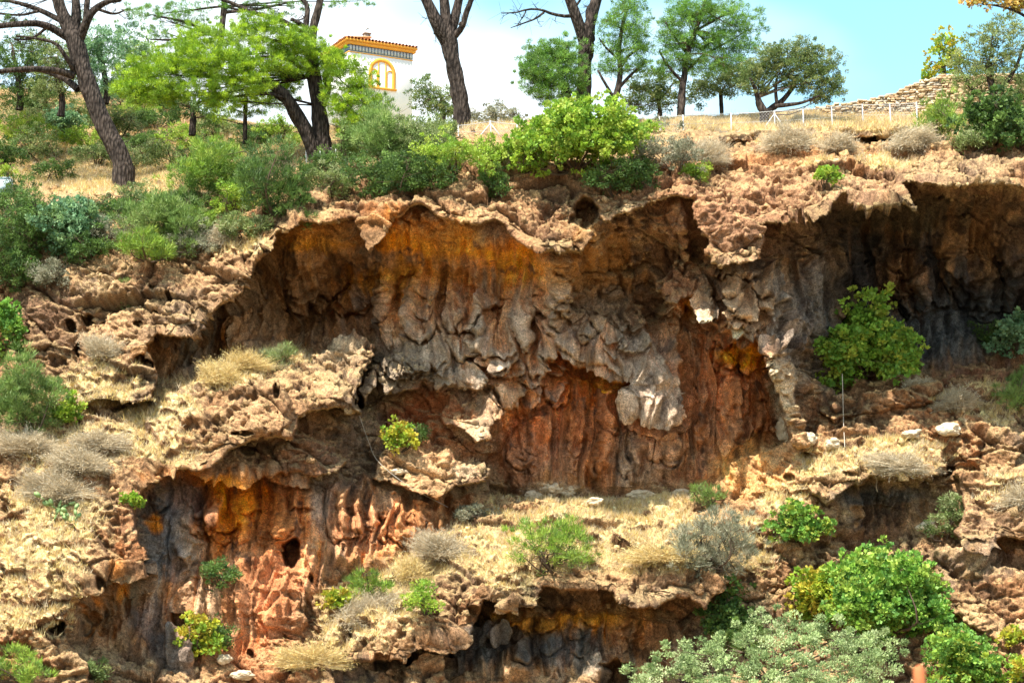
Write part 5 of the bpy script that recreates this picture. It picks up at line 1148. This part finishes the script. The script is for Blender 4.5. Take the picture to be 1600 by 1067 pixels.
# ------------------------------------------------------------------ shrubs
T = [ # name, cat, form, palette, u, v(base), w, h, label, kwargs
 ('shrub','shrub','feather','broom',1462,222,72,80,'bright feathery bush below the right end of the stone wall',{}),
 ('ivy_shrub','shrub','fig','lentisk',1545,222,90,84,'dark leafy evergreen shrub under the big right hand tree',{'scale':.8}),
 ('ivy_shrub','shrub','small','lentisk',1590,232,60,60,'dark bush at the right edge above the deep overhang',{}),
 ('shrub','shrub','small','olive',1520,232,50,40,'small grey green shrub on the rock lip below the dark evergreen',{}),
 ('rim_bush','bush','feather','feather',600,262,110,105,'tall mid green feathery bush left part of the clump under the tower',{'n':9}),
 ('rim_bush','bush','small','olive',655,272,130,124,'large grey green bush in the middle of the cliff rim under the bare trunk',{'n':10}),
 ('rim_bush','bush','small','lentisk',590,295,90,60,'dark low bush at the foot of the feathery rim bush',{}),
 ('rim_bush','bush','small','bright',715,282,100,75,'yellow green leafy bush right of the large grey green bush',{'n':8}),
 ('rim_bush','bush','small','bright',765,262,60,50,'small lime bush between the braced fence and the dry tuft',{}),
 ('rim_bush','bush','small','lentisk',770,300,56,50,'dark shrub on the cliff edge under the small lime bush',{}),
 ('bright_bush','bush','fig','bright',898,272,172,112,'biggest bright yellow green bush on the rim below the second bare trunk',{'n':13,'scale':.7,'dens':.95}),
 ('rim_bush','bush','small','lentisk',960,305,76,56,'dark green skirt of bush hanging right below the biggest bright bush',{}),
 ('rim_bush','bush','small','grey',1035,268,100,72,'pale grey green bush on the rim right of the biggest bright bush',{'n':9}),
 ('shrub','shrub','small','bright',1092,276,50,28,'low yellow green shrub on the rim above the hanging block',{}),
 ('shrub','shrub','fig','bright',1287,290,36,36,'little lime fig sprig alone on the red slope at upper right',{'n':3,'dens':.6,'scale':.7,'stems':3}),
 ('rim_bush','bush','feather','broom',340,318,110,108,'tall bright feathery bush right of the leaning pine trunk',{'n':10}),
 ('dark_bush','bush','feather','lentisk',430,340,90,150,'tall dark cypress-like bush beside the start of the cave roof',{'n':10,'dens':1.2}),
 ('rim_bush','bush','small','bright',372,335,60,50,'lime leafy shrub between the feathery bush and the dark one',{}),
 ('rim_bush','bush','feather','feather',255,385,110,100,'grey green feathery bush on the slope below the leaning pine',{'n':9}),
 ('rim_bush','bush','feather','broom',235,420,80,60,'yellow green broom hanging down the pale slope left of the cave',{}),
 ('rim_bush','bush','small','grey',300,400,90,60,'greyish thin shrub on the slope above the cave roof',{}),
 ('dark_bush','bush','small','lentisk',40,395,120,110,'dark green bush mass at the left edge below the straw terrace',{'n':10}),
 ('dark_bush','bush','small','lentisk',20,450,110,90,'shaded dark bush at the left edge above the brown cliff',{'n':8}),
 ('leafy_bush','bush','fig','bluegreen',112,390,90,92,'rounded fresh green bush among the dark bushes at left',{'n':9,'scale':.7}),
 ('dark_bush','bush','small','lentisk',170,345,90,50,'dark low bushes along the edge left of the leaning pine foot',{'n':8}),
 ('dark_bush','bush','small','olive',215,330,70,46,'olive bush just below the foot of the leaning pine',{}),
 ('shrub','shrub','small','grey',90,445,60,50,'thin grey green shrub on the brown left cliff under the rounded bush',{}),
 ('fig_tree','tree','fig','fig',5,560,70,108,'bright leafy fig at the left edge beside the shaded brown cliff',{'n':8,'scale':.8}),
 ('shrub','shrub','small','olive',195,470,50,44,'small olive tuft on the pale pitted slope',{'n':4,'dens':.7}),
 ('shrub','shrub','feather','feather',45,668,118,125,'large feathery green shrub at the left edge on the lit slope',{'n':10}),
 ('shrub','shrub','fig','bright',105,655,44,52,'small lime leafy shrub right of the large feathery one',{'n':4,'scale':.7}),
 ('shrub','shrub','feather','olive',432,572,50,56,'thin upright olive shrub on top of the straw knoll',{'n':4,'dens':.6}),
 ('fig_shrub','shrub','fig','figyellow',622,708,56,52,'small lime fig sprouting in the middle of the cliff under the grey flaps',{'n':5,'scale':.75,'dens':.8}),
 ('dark_bush','bush','small','lentisk',648,690,34,40,'little dark shrub tucked behind the small lime fig',{'n':3}),
 ('fig_tree','tree','fig','figfresh',1352,588,128,124,'large round fig tree growing before the deep dark alcove',{'n':14,'scale':.85,'dens':.95}),
 ('fig_tree','tree','fig','bluegreen',1590,562,84,66,'pale leafy fig at the right edge in front of the alcove',{'n':6,'scale':.8}),
 ('shrub','shrub','feather','feather',1592,640,64,80,'feathery green shrub at the right edge below the pale fig',{'n':6}),
 ('dark_bush','bush','small','lentisk',1540,540,60,60,'dim dark bush in the shade of the right alcove',{'n':5,'dens':.7}),
 ('dark_bush','bush','small','lentisk',350,928,62,62,'dark trailing shrub on the orange wall of the lower left alcove',{'n':5}),
 ('fig_tree','tree','fig','figyellow',312,1026,64,76,'small lime fig tree at the foot of the lower left alcove',{'n':6,'scale':.75}),
 ('dark_bush','bush','small','lentisk',345,1022,50,60,'dark bush behind the small lime fig tree of the lower alcove',{'n':4}),
 ('shrub','shrub','feather','broom',575,925,56,56,'yellow green broom on the ledge edge right of the alcove',{'n':4}),
 ('shrub','shrub','fig','figyellow',532,952,44,40,'sprawling lime shrub below the yellow green broom',{'n':4,'scale':.7}),
 ('shrub','shrub','small','bright',668,972,54,64,'yellow green thin shrub on the lower centre slope',{'n':5,'dens':.6}),
 ('shrub','shrub','feather','broom',860,885,125,112,'open bright green shrub with bare lower twigs on the centre terrace',{'n':8,'dens':.55,'stems':12}),
 ('shrub','shrub','feather','grey',1112,890,118,112,'large grey green twiggy shrub at the right end of the centre terrace',{'n':11,'dens':.6,'stems':14}),
 ('shrub','shrub','feather','feather',1105,790,50,54,'small green top of a shrub standing against the red wall foot',{'n':3,'dens':.7}),
 ('shrub','shrub','small','grey',745,812,50,36,'small pale green shrub at the left end of the centre terrace',{'n':4,'dens':.6}),
 ('shrub','shrub','fig','figturn',1242,838,80,76,'yellowish leafy shrub on the slope left of the blue grey overhang',{'n':7,'scale':.7,'dens':.75}),
 ('fig_tree','tree','fig','fig',1385,985,165,170,'big fresh green fig tree in the lower right gully',{'n':16,'scale':.8,'dens':1.1}),
 ('fig_tree','tree','fig','figyellow',1285,965,90,100,'yellow green fig in shade at the left of the big fresh green fig',{'n':8,'scale':.8}),
 ('shrub','shrub','small','olive',1478,838,56,86,'olive shrub in the cleft right of the blue grey overhang',{'n':6}),
 ('dark_bush','bush','fig','lentisk',1140,990,80,96,'dark green leafy bush above the pale carob crown at left',{'n':7,'scale':.7}),
 ('shrub','shrub','feather','feather',1160,1012,80,50,'soft green shrub just behind the pale carob crown',{'n':5}),
 ('fig_shrub','shrub','fig','figturn',1492,1070,118,112,'leafy shrub with some red leaves at the lower right',{'n':9,'scale':.75,'dens':.8}),
 ('fig_shrub','shrub','fig','figyellow',1585,1000,40,34,'small lime sprig on the rock at the lower right edge',{'n':3,'scale':.7}),
 ('fig_shrub','shrub','fig','figyellow',1592,1080,50,90,'lime leafy shrub in the bottom right corner',{'n':4,'scale':.75}),
 ('shrub','shrub','feather','broom',25,1062,86,56,'green broom in the bottom left corner',{'n':6}),
 ('shrub','shrub','small','holm',150,1052,60,36,'low olive brown shrub near the bottom left corner',{'n':4,'dens':.7}),
 ('shrub','shrub','fig','bright',205,788,28,20,'tiny lime plant on the lip of the lower left alcove',{'n':2,'scale':.6,'stems':2}),
 ('shrub','shrub','small','bright',130,238,80,44,'leafy green shrub on the straw bank behind the leaning trunk',{'dens':.8}),
 ('shrub','shrub','small','olive',185,222,90,60,'yellowish olive shrub on the bank right of the leaning trunk',{'dens':.8}),
 ('shrub','shrub','small','holm',60,250,90,50,'dull green scrub on the bank left of the leaning trunk',{'dens':.7}),
 ('shrub','shrub','fig','bluegreen',105,215,60,44,'pale leafy bush on the bank touching the leaning trunk',{'scale':.7}),
 ('shrub','shrub','small','bright',295,235,80,48,'green bush under the umbrella pine crown',{}),
 ('shrub','shrub','small','lentisk',240,245,70,40,'dark scrub at the back of the straw terrace',{}),
 ('shrub','shrub','small','holm',150,260,70,36,'brownish scrub along the foot of the bank',{'dens':.7}),
 ('shrub','shrub','small','lentisk',395,232,60,44,'dark undergrowth behind the tall feathery bush',{}),
 ('shrub','shrub','small','bright',20,285,40,30,'thin yellow green weeds at the left edge of the straw terrace',{'n':3,'dens':.5}),
 ('shrub','shrub','small','olive',520,310,70,56,'grey green scrub on the rim right of the dark cypress-like bush',{'dens':.8}),
 ('shrub','shrub','small','bright',1000,212,60,26,'lime low scrub in front of the plateau fence',{'n':5}),
 ('scrub','scrub','small','holm',35,205,100,46,'brown green scrub across the upper bank at far left',{'dens':.8}),
 ('scrub','scrub','small','lentisk',75,175,80,50,'dark scrub at the top of the bank under the far left trees',{}),
 ('scrub','scrub','small','olive',130,190,70,40,'olive scrub behind the middle of the leaning trunk',{}),
 ('scrub','scrub','small','lentisk',245,200,60,36,'dark scrub behind the yellowish shrub on the bank',{}),
 ('scrub','scrub','small','bright',220,190,60,36,'fresh green scrub at the top of the bank right of the leaning trunk',{}),
 ('scrub','scrub','small','holm',200,265,80,34,'dull scrub fringing the back of the straw terrace right of the trunk',{'dens':.8}),
 ('scrub','scrub','small','lentisk',90,285,70,34,'dark scrub left of the straw terrace',{'dens':.8}),
 ('scrub','scrub','small','olive',340,215,70,44,'grey green scrub beneath the young pine',{}),
 ('rim_bush','bush','small','lentisk',640,300,120,70,'dark shaded bush mass hanging over the rim under the large grey green bush',{'n':10}),
 ('rim_bush','bush','small','olive',560,235,70,70,'olive bush in front of the lime pine foot',{}),
 ('rim_bush','bush','small','olive',690,235,60,60,'olive bush touching the foot of the bare pine trunk',{}),
 ('rim_bush','bush','small','lentisk',500,290,80,50,'dark scrub below the forked pine foot',{}),
 ('dark_bush','bush','small','lentisk',20,350,90,70,'shaded bush at the left edge right under the pale tank',{'n':8}),
 ('dark_bush','bush','feather','lentisk',300,345,70,80,'dark green feathery bush behind the grey green slope bush',{}),
 ('rim_bush','bush','feather','broom',290,372,80,76,'bright green bush spilling over the edge left of the dark cypress-like bush',{'n':8}),
 ('rim_bush','bush','small','olive',375,372,80,50,'low olive scrub creeping over the rock right above the left cave roof',{}),
 ('dark_bush','bush','small','lentisk',140,410,80,60,'dark bush touching the rounded fresh green bush on its right',{'n':7}),
 ('dark_bush','bush','small','lentisk',75,360,80,60,'dark bush behind the rounded fresh green bush',{'n':7}),
 ('rim_bush','bush','small','grey',170,380,60,50,'grey green thin shrub between the dark bushes and the slope bush',{}),
 ('rim_bush','bush','small','feather',545,270,80,70,'mid green bush bridging the scrub and the tall feathery rim bush',{'n':7}),
 ('rim_bush','bush','small','feather',820,250,50,44,'mid green bush tucked left of the biggest bright bush',{}),
 ('dark_bush','bush','small','lentisk',1000,290,60,44,'dark green bush under the pale grey green rim bush',{}),
 ('scrub','scrub','small','bright',45,232,90,50,'yellow green scrub low on the bank at far left',{}),
 ('scrub','scrub','small','lentisk',10,262,60,50,'dark scrub at the left edge on the bank',{}),
 ('scrub','scrub','small','olive',270,262,90,44,'olive scrub along the right end of the straw terrace',{}),
 ('scrub','scrub','small','lentisk',330,262,70,50,'dark scrub hidden in the shade below the umbrella crown',{}),
 ('scrub','scrub','small','bright',440,225,60,44,'fresh scrub between the young pine and the forked pine foot',{}),
 ('scrub','scrub','small','bluegreen',190,168,70,44,'pale green scrub on the skyline right of the leaning pine trunk',{}),
 ('scrub','scrub','small','lentisk',260,172,70,40,'dark scrub on the skyline beneath the left end of the umbrella crown',{}),
]
for i, (nm, ct, fm, pl, u, v, w, h, lb, kw) in enumerate(T):
    shrub(nm, ct, fm, pl, u, v, w, h, lb, 100 + i, **kw)
# pale carob crown at the bottom, rooted below the frame on the gorge side
tree('carob_tree', 'tree', 'wide pale grey green carob crown rising from the bottom edge', 1210, 1180,
     [(1215,1260,14),(1212,1190,12),(1205,1120,9),(1200,1060,6)], [[(1212,1190,8),(1120,1110,5),(1060,1060,3)],[(1212,1180,8),(1300,1100,5),(1360,1050,3)]],
     [(1040,1035,46,32,-.5),(1085,1020,44,30,0),(1110,1050,46,30,-1),(1145,1015,40,26,0),(1185,1000,44,30,-.4),(1215,970,38,22,.5),(1250,985,40,24,.3),(1250,1020,46,30,-.8),(1300,1000,40,24,0),(1345,990,38,22,.3),(1370,1015,38,26,0),(1330,1030,44,28,-.6),(1200,1045,50,30,-1.5),(1290,1055,50,30,-1.4),(1370,1055,40,26,-.5),(1020,1065,44,26,-1),(1150,1070,50,28,-2),(1240,1080,50,28,-2),(1340,1080,46,26,-1.5),(1120,1110,80,40,-1),(1260,1120,80,40,-1)],
     'dense', 'carob', 90, Y=73.5, dens=.8, low=.8, inner=1)

DR = [(690,876,66,46,'dry','round grey dry bush on the left end of the centre terrace'),(590,945,70,46,'dry','grey dry bush on the ledge by the yellow green broom'),(552,968,60,44,'dry','pale dry tuft below the sprawling lime shrub'),
 (488,1046,70,52,'drygold','straw coloured dry tuft at the bottom beside the rounded boulder'),(160,700,70,46,'dry','grey dry bush on the lit left slope below the pitted overhang'),(130,735,70,50,'dry','pale dry bush in the middle of the lit left slope'),(90,770,80,56,'dry','broad pale dry bush above the prickly pear'),(45,705,90,46,'dry','brownish dry bush under the feathery shrub at left'),
 (350,600,60,38,'drygold','golden tuft on the left shoulder of the knoll'),(380,578,60,32,'drygold','bright straw tuft near the top of the knoll'),
 (345,378,46,34,'dry','dry tuft on the slope just above the left cave roof'),(805,262,36,28,'dry','small brown dry tuft on the rim left of the biggest bright bush'),
 (1100,248,70,40,'dry','grey brown dry bush on the rim right of the pale bush'),(1235,234,72,38,'dry','leftmost grey dry bush along the foot of the plateau fence'),(1308,234,66,38,'dry','middle grey dry bush along the foot of the plateau fence'),(1418,226,74,40,'dry','rightmost grey dry bush along the foot of the plateau fence'),
 (1410,734,70,40,'dry','dry grass bush above the blue grey overhang'),(1490,640,70,40,'dry','pale dry bush on the right slope under the alcove'),(1435,602,40,28,'dry','small dry tuft right of the fig tree foot'),(1030,880,80,40,'drygold','golden brown tuft under the large grey green shrub'),(1590,790,50,40,'dry','dry tuft at the right edge on the lumpy block'),(170,560,50,40,'dry','pale tuft in the hollow below the row of square holes'),(640,905,50,36,'drygold','straw tuft on the slope below the round grey dry bush'),]
for i, (u, v, w, h, pl, lb) in enumerate(DR):
    dry_shrub('dry_bush', 'dry bush', pl, u, v, w, h, lb, 300 + i, group='dry bushes on the slopes')

# ------------------------------------------------------------------ prickly pears on the left slope
M_CACT = mat_flat('cactus skin', (0.22, 0.33, 0.13), 0.5, 8, 0.2)
def prickly(u, v, label, seed, npad, hpx):
    rng = np.random.default_rng(seed); p = gp(u, v)[0]; k = mpp(p[1])
    root = thing('prickly_pear', label, 'cactus', p)
    tips = [(p + [0, -.05, -.05], G([0, 0, 1.0]))]
    a = np.arange(10) * 2 * math.pi / 10
    for i in range(npad):
        b, d = tips[rng.integers(0, len(tips))] if i else tips[0]
        d2 = unit(d + rng.normal(size=3) * [.75, .5, .35] + [0, 0, .25])
        L_ = rng.uniform(.26, .36) * hpx / 36; w = L_ * .62
        fn = unit(rng.normal(size=3) * [.6, 1, .3]); s = unit(np.cross(d2, fn)); fn = np.cross(s, d2)
        ring = [b + d2 * L_ * (.5 - .5 * math.cos(t)) + s * w * .5 * math.sin(t) * (1 + .15 * -math.cos(t)) for t in a]
        cen = b + d2 * L_ * .52
        vv = G(ring + [cen + fn * .035, cen - fn * .035]); ff = [[j, (j + 1) % 10, 10] for j in range(10)] + [[(j + 1) % 10, j, 11] for j in range(10)]
        mesh_np('pad', vv, np.array(ff), M_CACT, root)
        tips.append((b + d2 * L_ * .95, d2)); tips.append((b + d2 * L_ * .75 + s * w * .4 * rng.choice([-1, 1]), d2))
prickly(84, 812, 'tall prickly pear cactus on the lit left slope', 1, 15, 40)
prickly(118, 828, 'lower spreading prickly pear to the right of the tall one', 2, 18, 36)

# ------------------------------------------------------------------ loose boulders
def boulder(u, v, w, h, label, seed, colr=(.55, .45, .32)):
    rng = np.random.default_rng(seed); p, n_ = gp(u, v); k = mpp(p[1])
    me = bpy.data.meshes.new('boulder')
    import bmesh
    bm = bmesh.new(); bmesh.ops.create_icosphere(bm, subdivisions=4, radius=1.0)
    X_ = G([list(q.co) for q in bm.verts])
    w1_, w2_, id_ = worley(X_[:, 0] * 1.3 + seed, X_[:, 1] * 1.3, X_[:, 2] * 1.3, seed)
    r = 1 + .25 * vnoise(X_[:, 0] * 1.2 + seed, X_[:, 1] * 1.2, X_[:, 2] * 1.2, seed) - .35 * w1_ + .25 * id_ + .12 * fbm(X_[:, 0] * 5, X_[:, 1] * 5, X_[:, 2] * 5, 3, seed)
    X_ = X_ * r[:, None] * [w * k / 2, w * k / 2.3, h * k / 2]
    for q, x in zip(bm.verts, X_): q.co = x
    bm.to_mesh(me); bm.free()
    me.materials.append(mat_flat('boulder stone', colr, .9, 4, .35, .06))
    o = bpy.data.objects.new('boulder', me); C.objects.link(o); o.location = p + [0, -.3, h * k * .42]
    tag(o, label, 'boulder', 'loose boulders')
for i, b in enumerate([(832,774,30,20,'white boulder at the left end of the row at the foot of the red wall'),(862,772,34,22,'large pale boulder second in the row at the foot of the red wall'),(888,770,26,16,'smaller pale boulder third in the row under the red wall'),(1000,782,40,16,'flat tan boulder on the centre terrace'),
     (930,790,30,14,'low rubble boulder in the middle of the centre terrace'),(1060,772,28,14,'tan boulder at the red wall foot near the green shrub top'),(1445,832,34,24,'pale boulder above the big fresh green fig'),(1300,700,26,18,'tan boulder below the hanging cord'),(1420,690,30,16,'pale boulder left of the slabs on the right slope'),
     (1478,690,40,24,'grey boulder beneath the alcove on the right slope'),(380,1064,34,18,'cream boulder at the bottom edge below the alcove floor'),(620,746,24,12,'flat stone on the sunlit shelf'),(1225,690,30,40,'upright cream stone at the foot of the lit seam'),(350,1040,24,16,'rounded stone near the bottom alcove floor'),(1260,700,30,24,'cream stone right of the upright one')]):
    boulder(*b, 60 + i)

# ------------------------------------------------------------------ ropes and a dead root
def cord(name, label, pts, r, mat, cat='rope', off=.35):
    P_ = []
    for (u, v) in pts:
        q = gp(u, v)[0]; P_.append(q)
    y = min(q[1] for q in P_)
    P_ = [at(u, v, min(q[1] - off, y + 1.5)) for (u, v), q in zip(pts, P_)]
    m = MB(); m.tube(spline(P_, 24), r, 5); o = m.build(name, mat, None, True); tag(o, label, cat)
M_ROPE = mat_flat('pale rope', (.5, .45, .38), .8, 9, .1)
cord('rope', 'thin pale rope slanting down from the dark gap past the small lime fig', [(562,650),(576,690),(592,722),(640,760),(700,792)], .012, M_ROPE)
cord('rope', 'thin rope hanging straight down below the round fig tree', [(1316,584),(1317,620),(1318,660),(1320,698)], .018, M_ROPE, off=.3)
cord('dead_root', 'short pale dead root dangling over the blue grey overhang', [(1366,736),(1370,750),(1369,760),(1371,768)], .03, mat_flat('dead wood', (.55, .47, .38), .8, 5, .2), 'root', .2)
# blurred reddish post close to the camera at the bottom edge
pk = at(1437, 1075, 5.2)
m = MB(); m.tube([pk + [0, 0, -3.0], pk + [0, 0, -.05], pk + [0, 0, .05], pk + [0, 0, .062]], [.018, .018, .016, .006], 10)
o = m.build('fence_picket', mat_flat('rusty red iron', (.42, .13, .05), .7, 20, .2), None, True); tag(o, 'blurred rust red picket tip close to the camera at the bottom edge', 'picket')
# small white tank glimpsed at the left edge
pw = at(2, 293, 90.5); m = MB(); m.box(pw, 1.0, .8, .75); o = m.build('water_tank', mat_flat('white blue plastic', (.62, .72, .80), .5, 3, .05), None); 
m = MB(); m.box(pw + [0, 0, .40], 1.06, .86, .05); q_ = m.build('lid', mat_flat('tank lid', (.5, .6, .7), .5, 3, .05), None)
q_.parent = o; tag(o, 'small pale blue white tank at the left edge above the dark bushes', 'tank')

# ------------------------------------------------------------------ dry grass
rng = np.random.default_rng(77)
sub = (slice(2, 620, 1), slice(64, 1036, 1))
gw = (gm * sstep(0.05, 0.5, upz))[sub].ravel()
soilw = (sstep(-1, -5, Fd) * (V < 204 + 90 * (U < 700)))[sub].ravel() * 0.8
gw = np.maximum(gw, soilw) 
area = np.clip(np.abs(np.gradient(P[..., 1], axis=0)), 0.02, 0.4)[sub].ravel()
pr = gw * area; pr /= pr.sum()
NT = 34000
ch = rng.choice(len(pr), NT, p=pr)
pp = P[sub].reshape(-1, 3)[ch] + rng.normal(size=(NT, 3)) * [.05, .05, 0]
nb = 8
idx = np.repeat(np.arange(NT), nb); M_ = NT * nb
hs = rng.uniform(.16, .50, NT)[idx] * rng.uniform(.6, 1.1, M_)
c_ = pp[idx] + rng.normal(size=(M_, 3)) * [.09, .09, .0]; c_[:, 2] -= .04
ax = rng.normal(size=(M_, 3)) * [.55, .55, .15] + [0.1, -.15, 1.0]
pal = G(PAL_['drygold'] + PAL_['dry'][:2])
cl = pal[rng.integers(0, len(pal), NT)][idx] * rng.uniform(.8, 1.2, (M_, 1))
side = unit(np.cross(ax, rng.normal(size=(M_, 3))))
ax = unit(ax)
v3 = np.stack([c_ - side * .014, c_ + side * .014, c_ + ax * hs[:, None]], 1).reshape(-1, 3)
mb = MB(); mb.add(v3, np.arange(M_ * 3).reshape(-1, 3), np.repeat(cl, 3, 0))
gr = mb.build('dry_grass', M_DRY, None); gr['kind'] = 'stuff'
# loose stones lying on the slopes, too many to count
sw = (crust * (1 - soil) * sstep(0.15, 0.6, upz))[sub].ravel() * area; sw /= sw.sum()
NS = 5200
ch = rng.choice(len(sw), NS, p=sw)
ps = P[sub].reshape(-1, 3)[ch]; cs = col[sub].reshape(-1, 3)[ch]
bx = G([[x, y, z] for x in (-.5, .5) for y in (-.5, .5) for z in (-.5, .5)])
fcs = G([[0, 1, 3, 2], [4, 6, 7, 5], [0, 4, 5, 1], [2, 3, 7, 6], [0, 2, 6, 4], [1, 5, 7, 3]])
sz_ = rng.uniform(.07, 1, NS) ** 3.0 * .36 + .07
vb = bx[None] * rng.uniform(.55, 1.1, (NS, 8, 1)) * (sz_[:, None, None] * rng.uniform(.6, 1.3, (NS, 1, 3)))
th = rng.uniform(0, 6.28, NS); ct, st_ = np.cos(th), np.sin(th)
vb = np.stack([vb[..., 0] * ct[:, None] - vb[..., 2] * st_[:, None] * .6, vb[..., 1], vb[..., 0] * st_[:, None] * .6 + vb[..., 2] * ct[:, None]], -1) + ps[:, None]
mb = MB(); mb.add(vb.reshape(-1, 3), (fcs[None] + 8 * np.arange(NS)[:, None, None]).reshape(-1, 4), np.repeat(np.clip(cs * rng.uniform(.8, 1.35, (NS, 1)), 0, .7), 8, 0))
rb = mb.build('loose_stones', M_ROCK, None); rb['kind'] = 'stuff'
print('FOLIAGE TRIS', tri_count[0] * 1, 'grass', M_)
#%%END
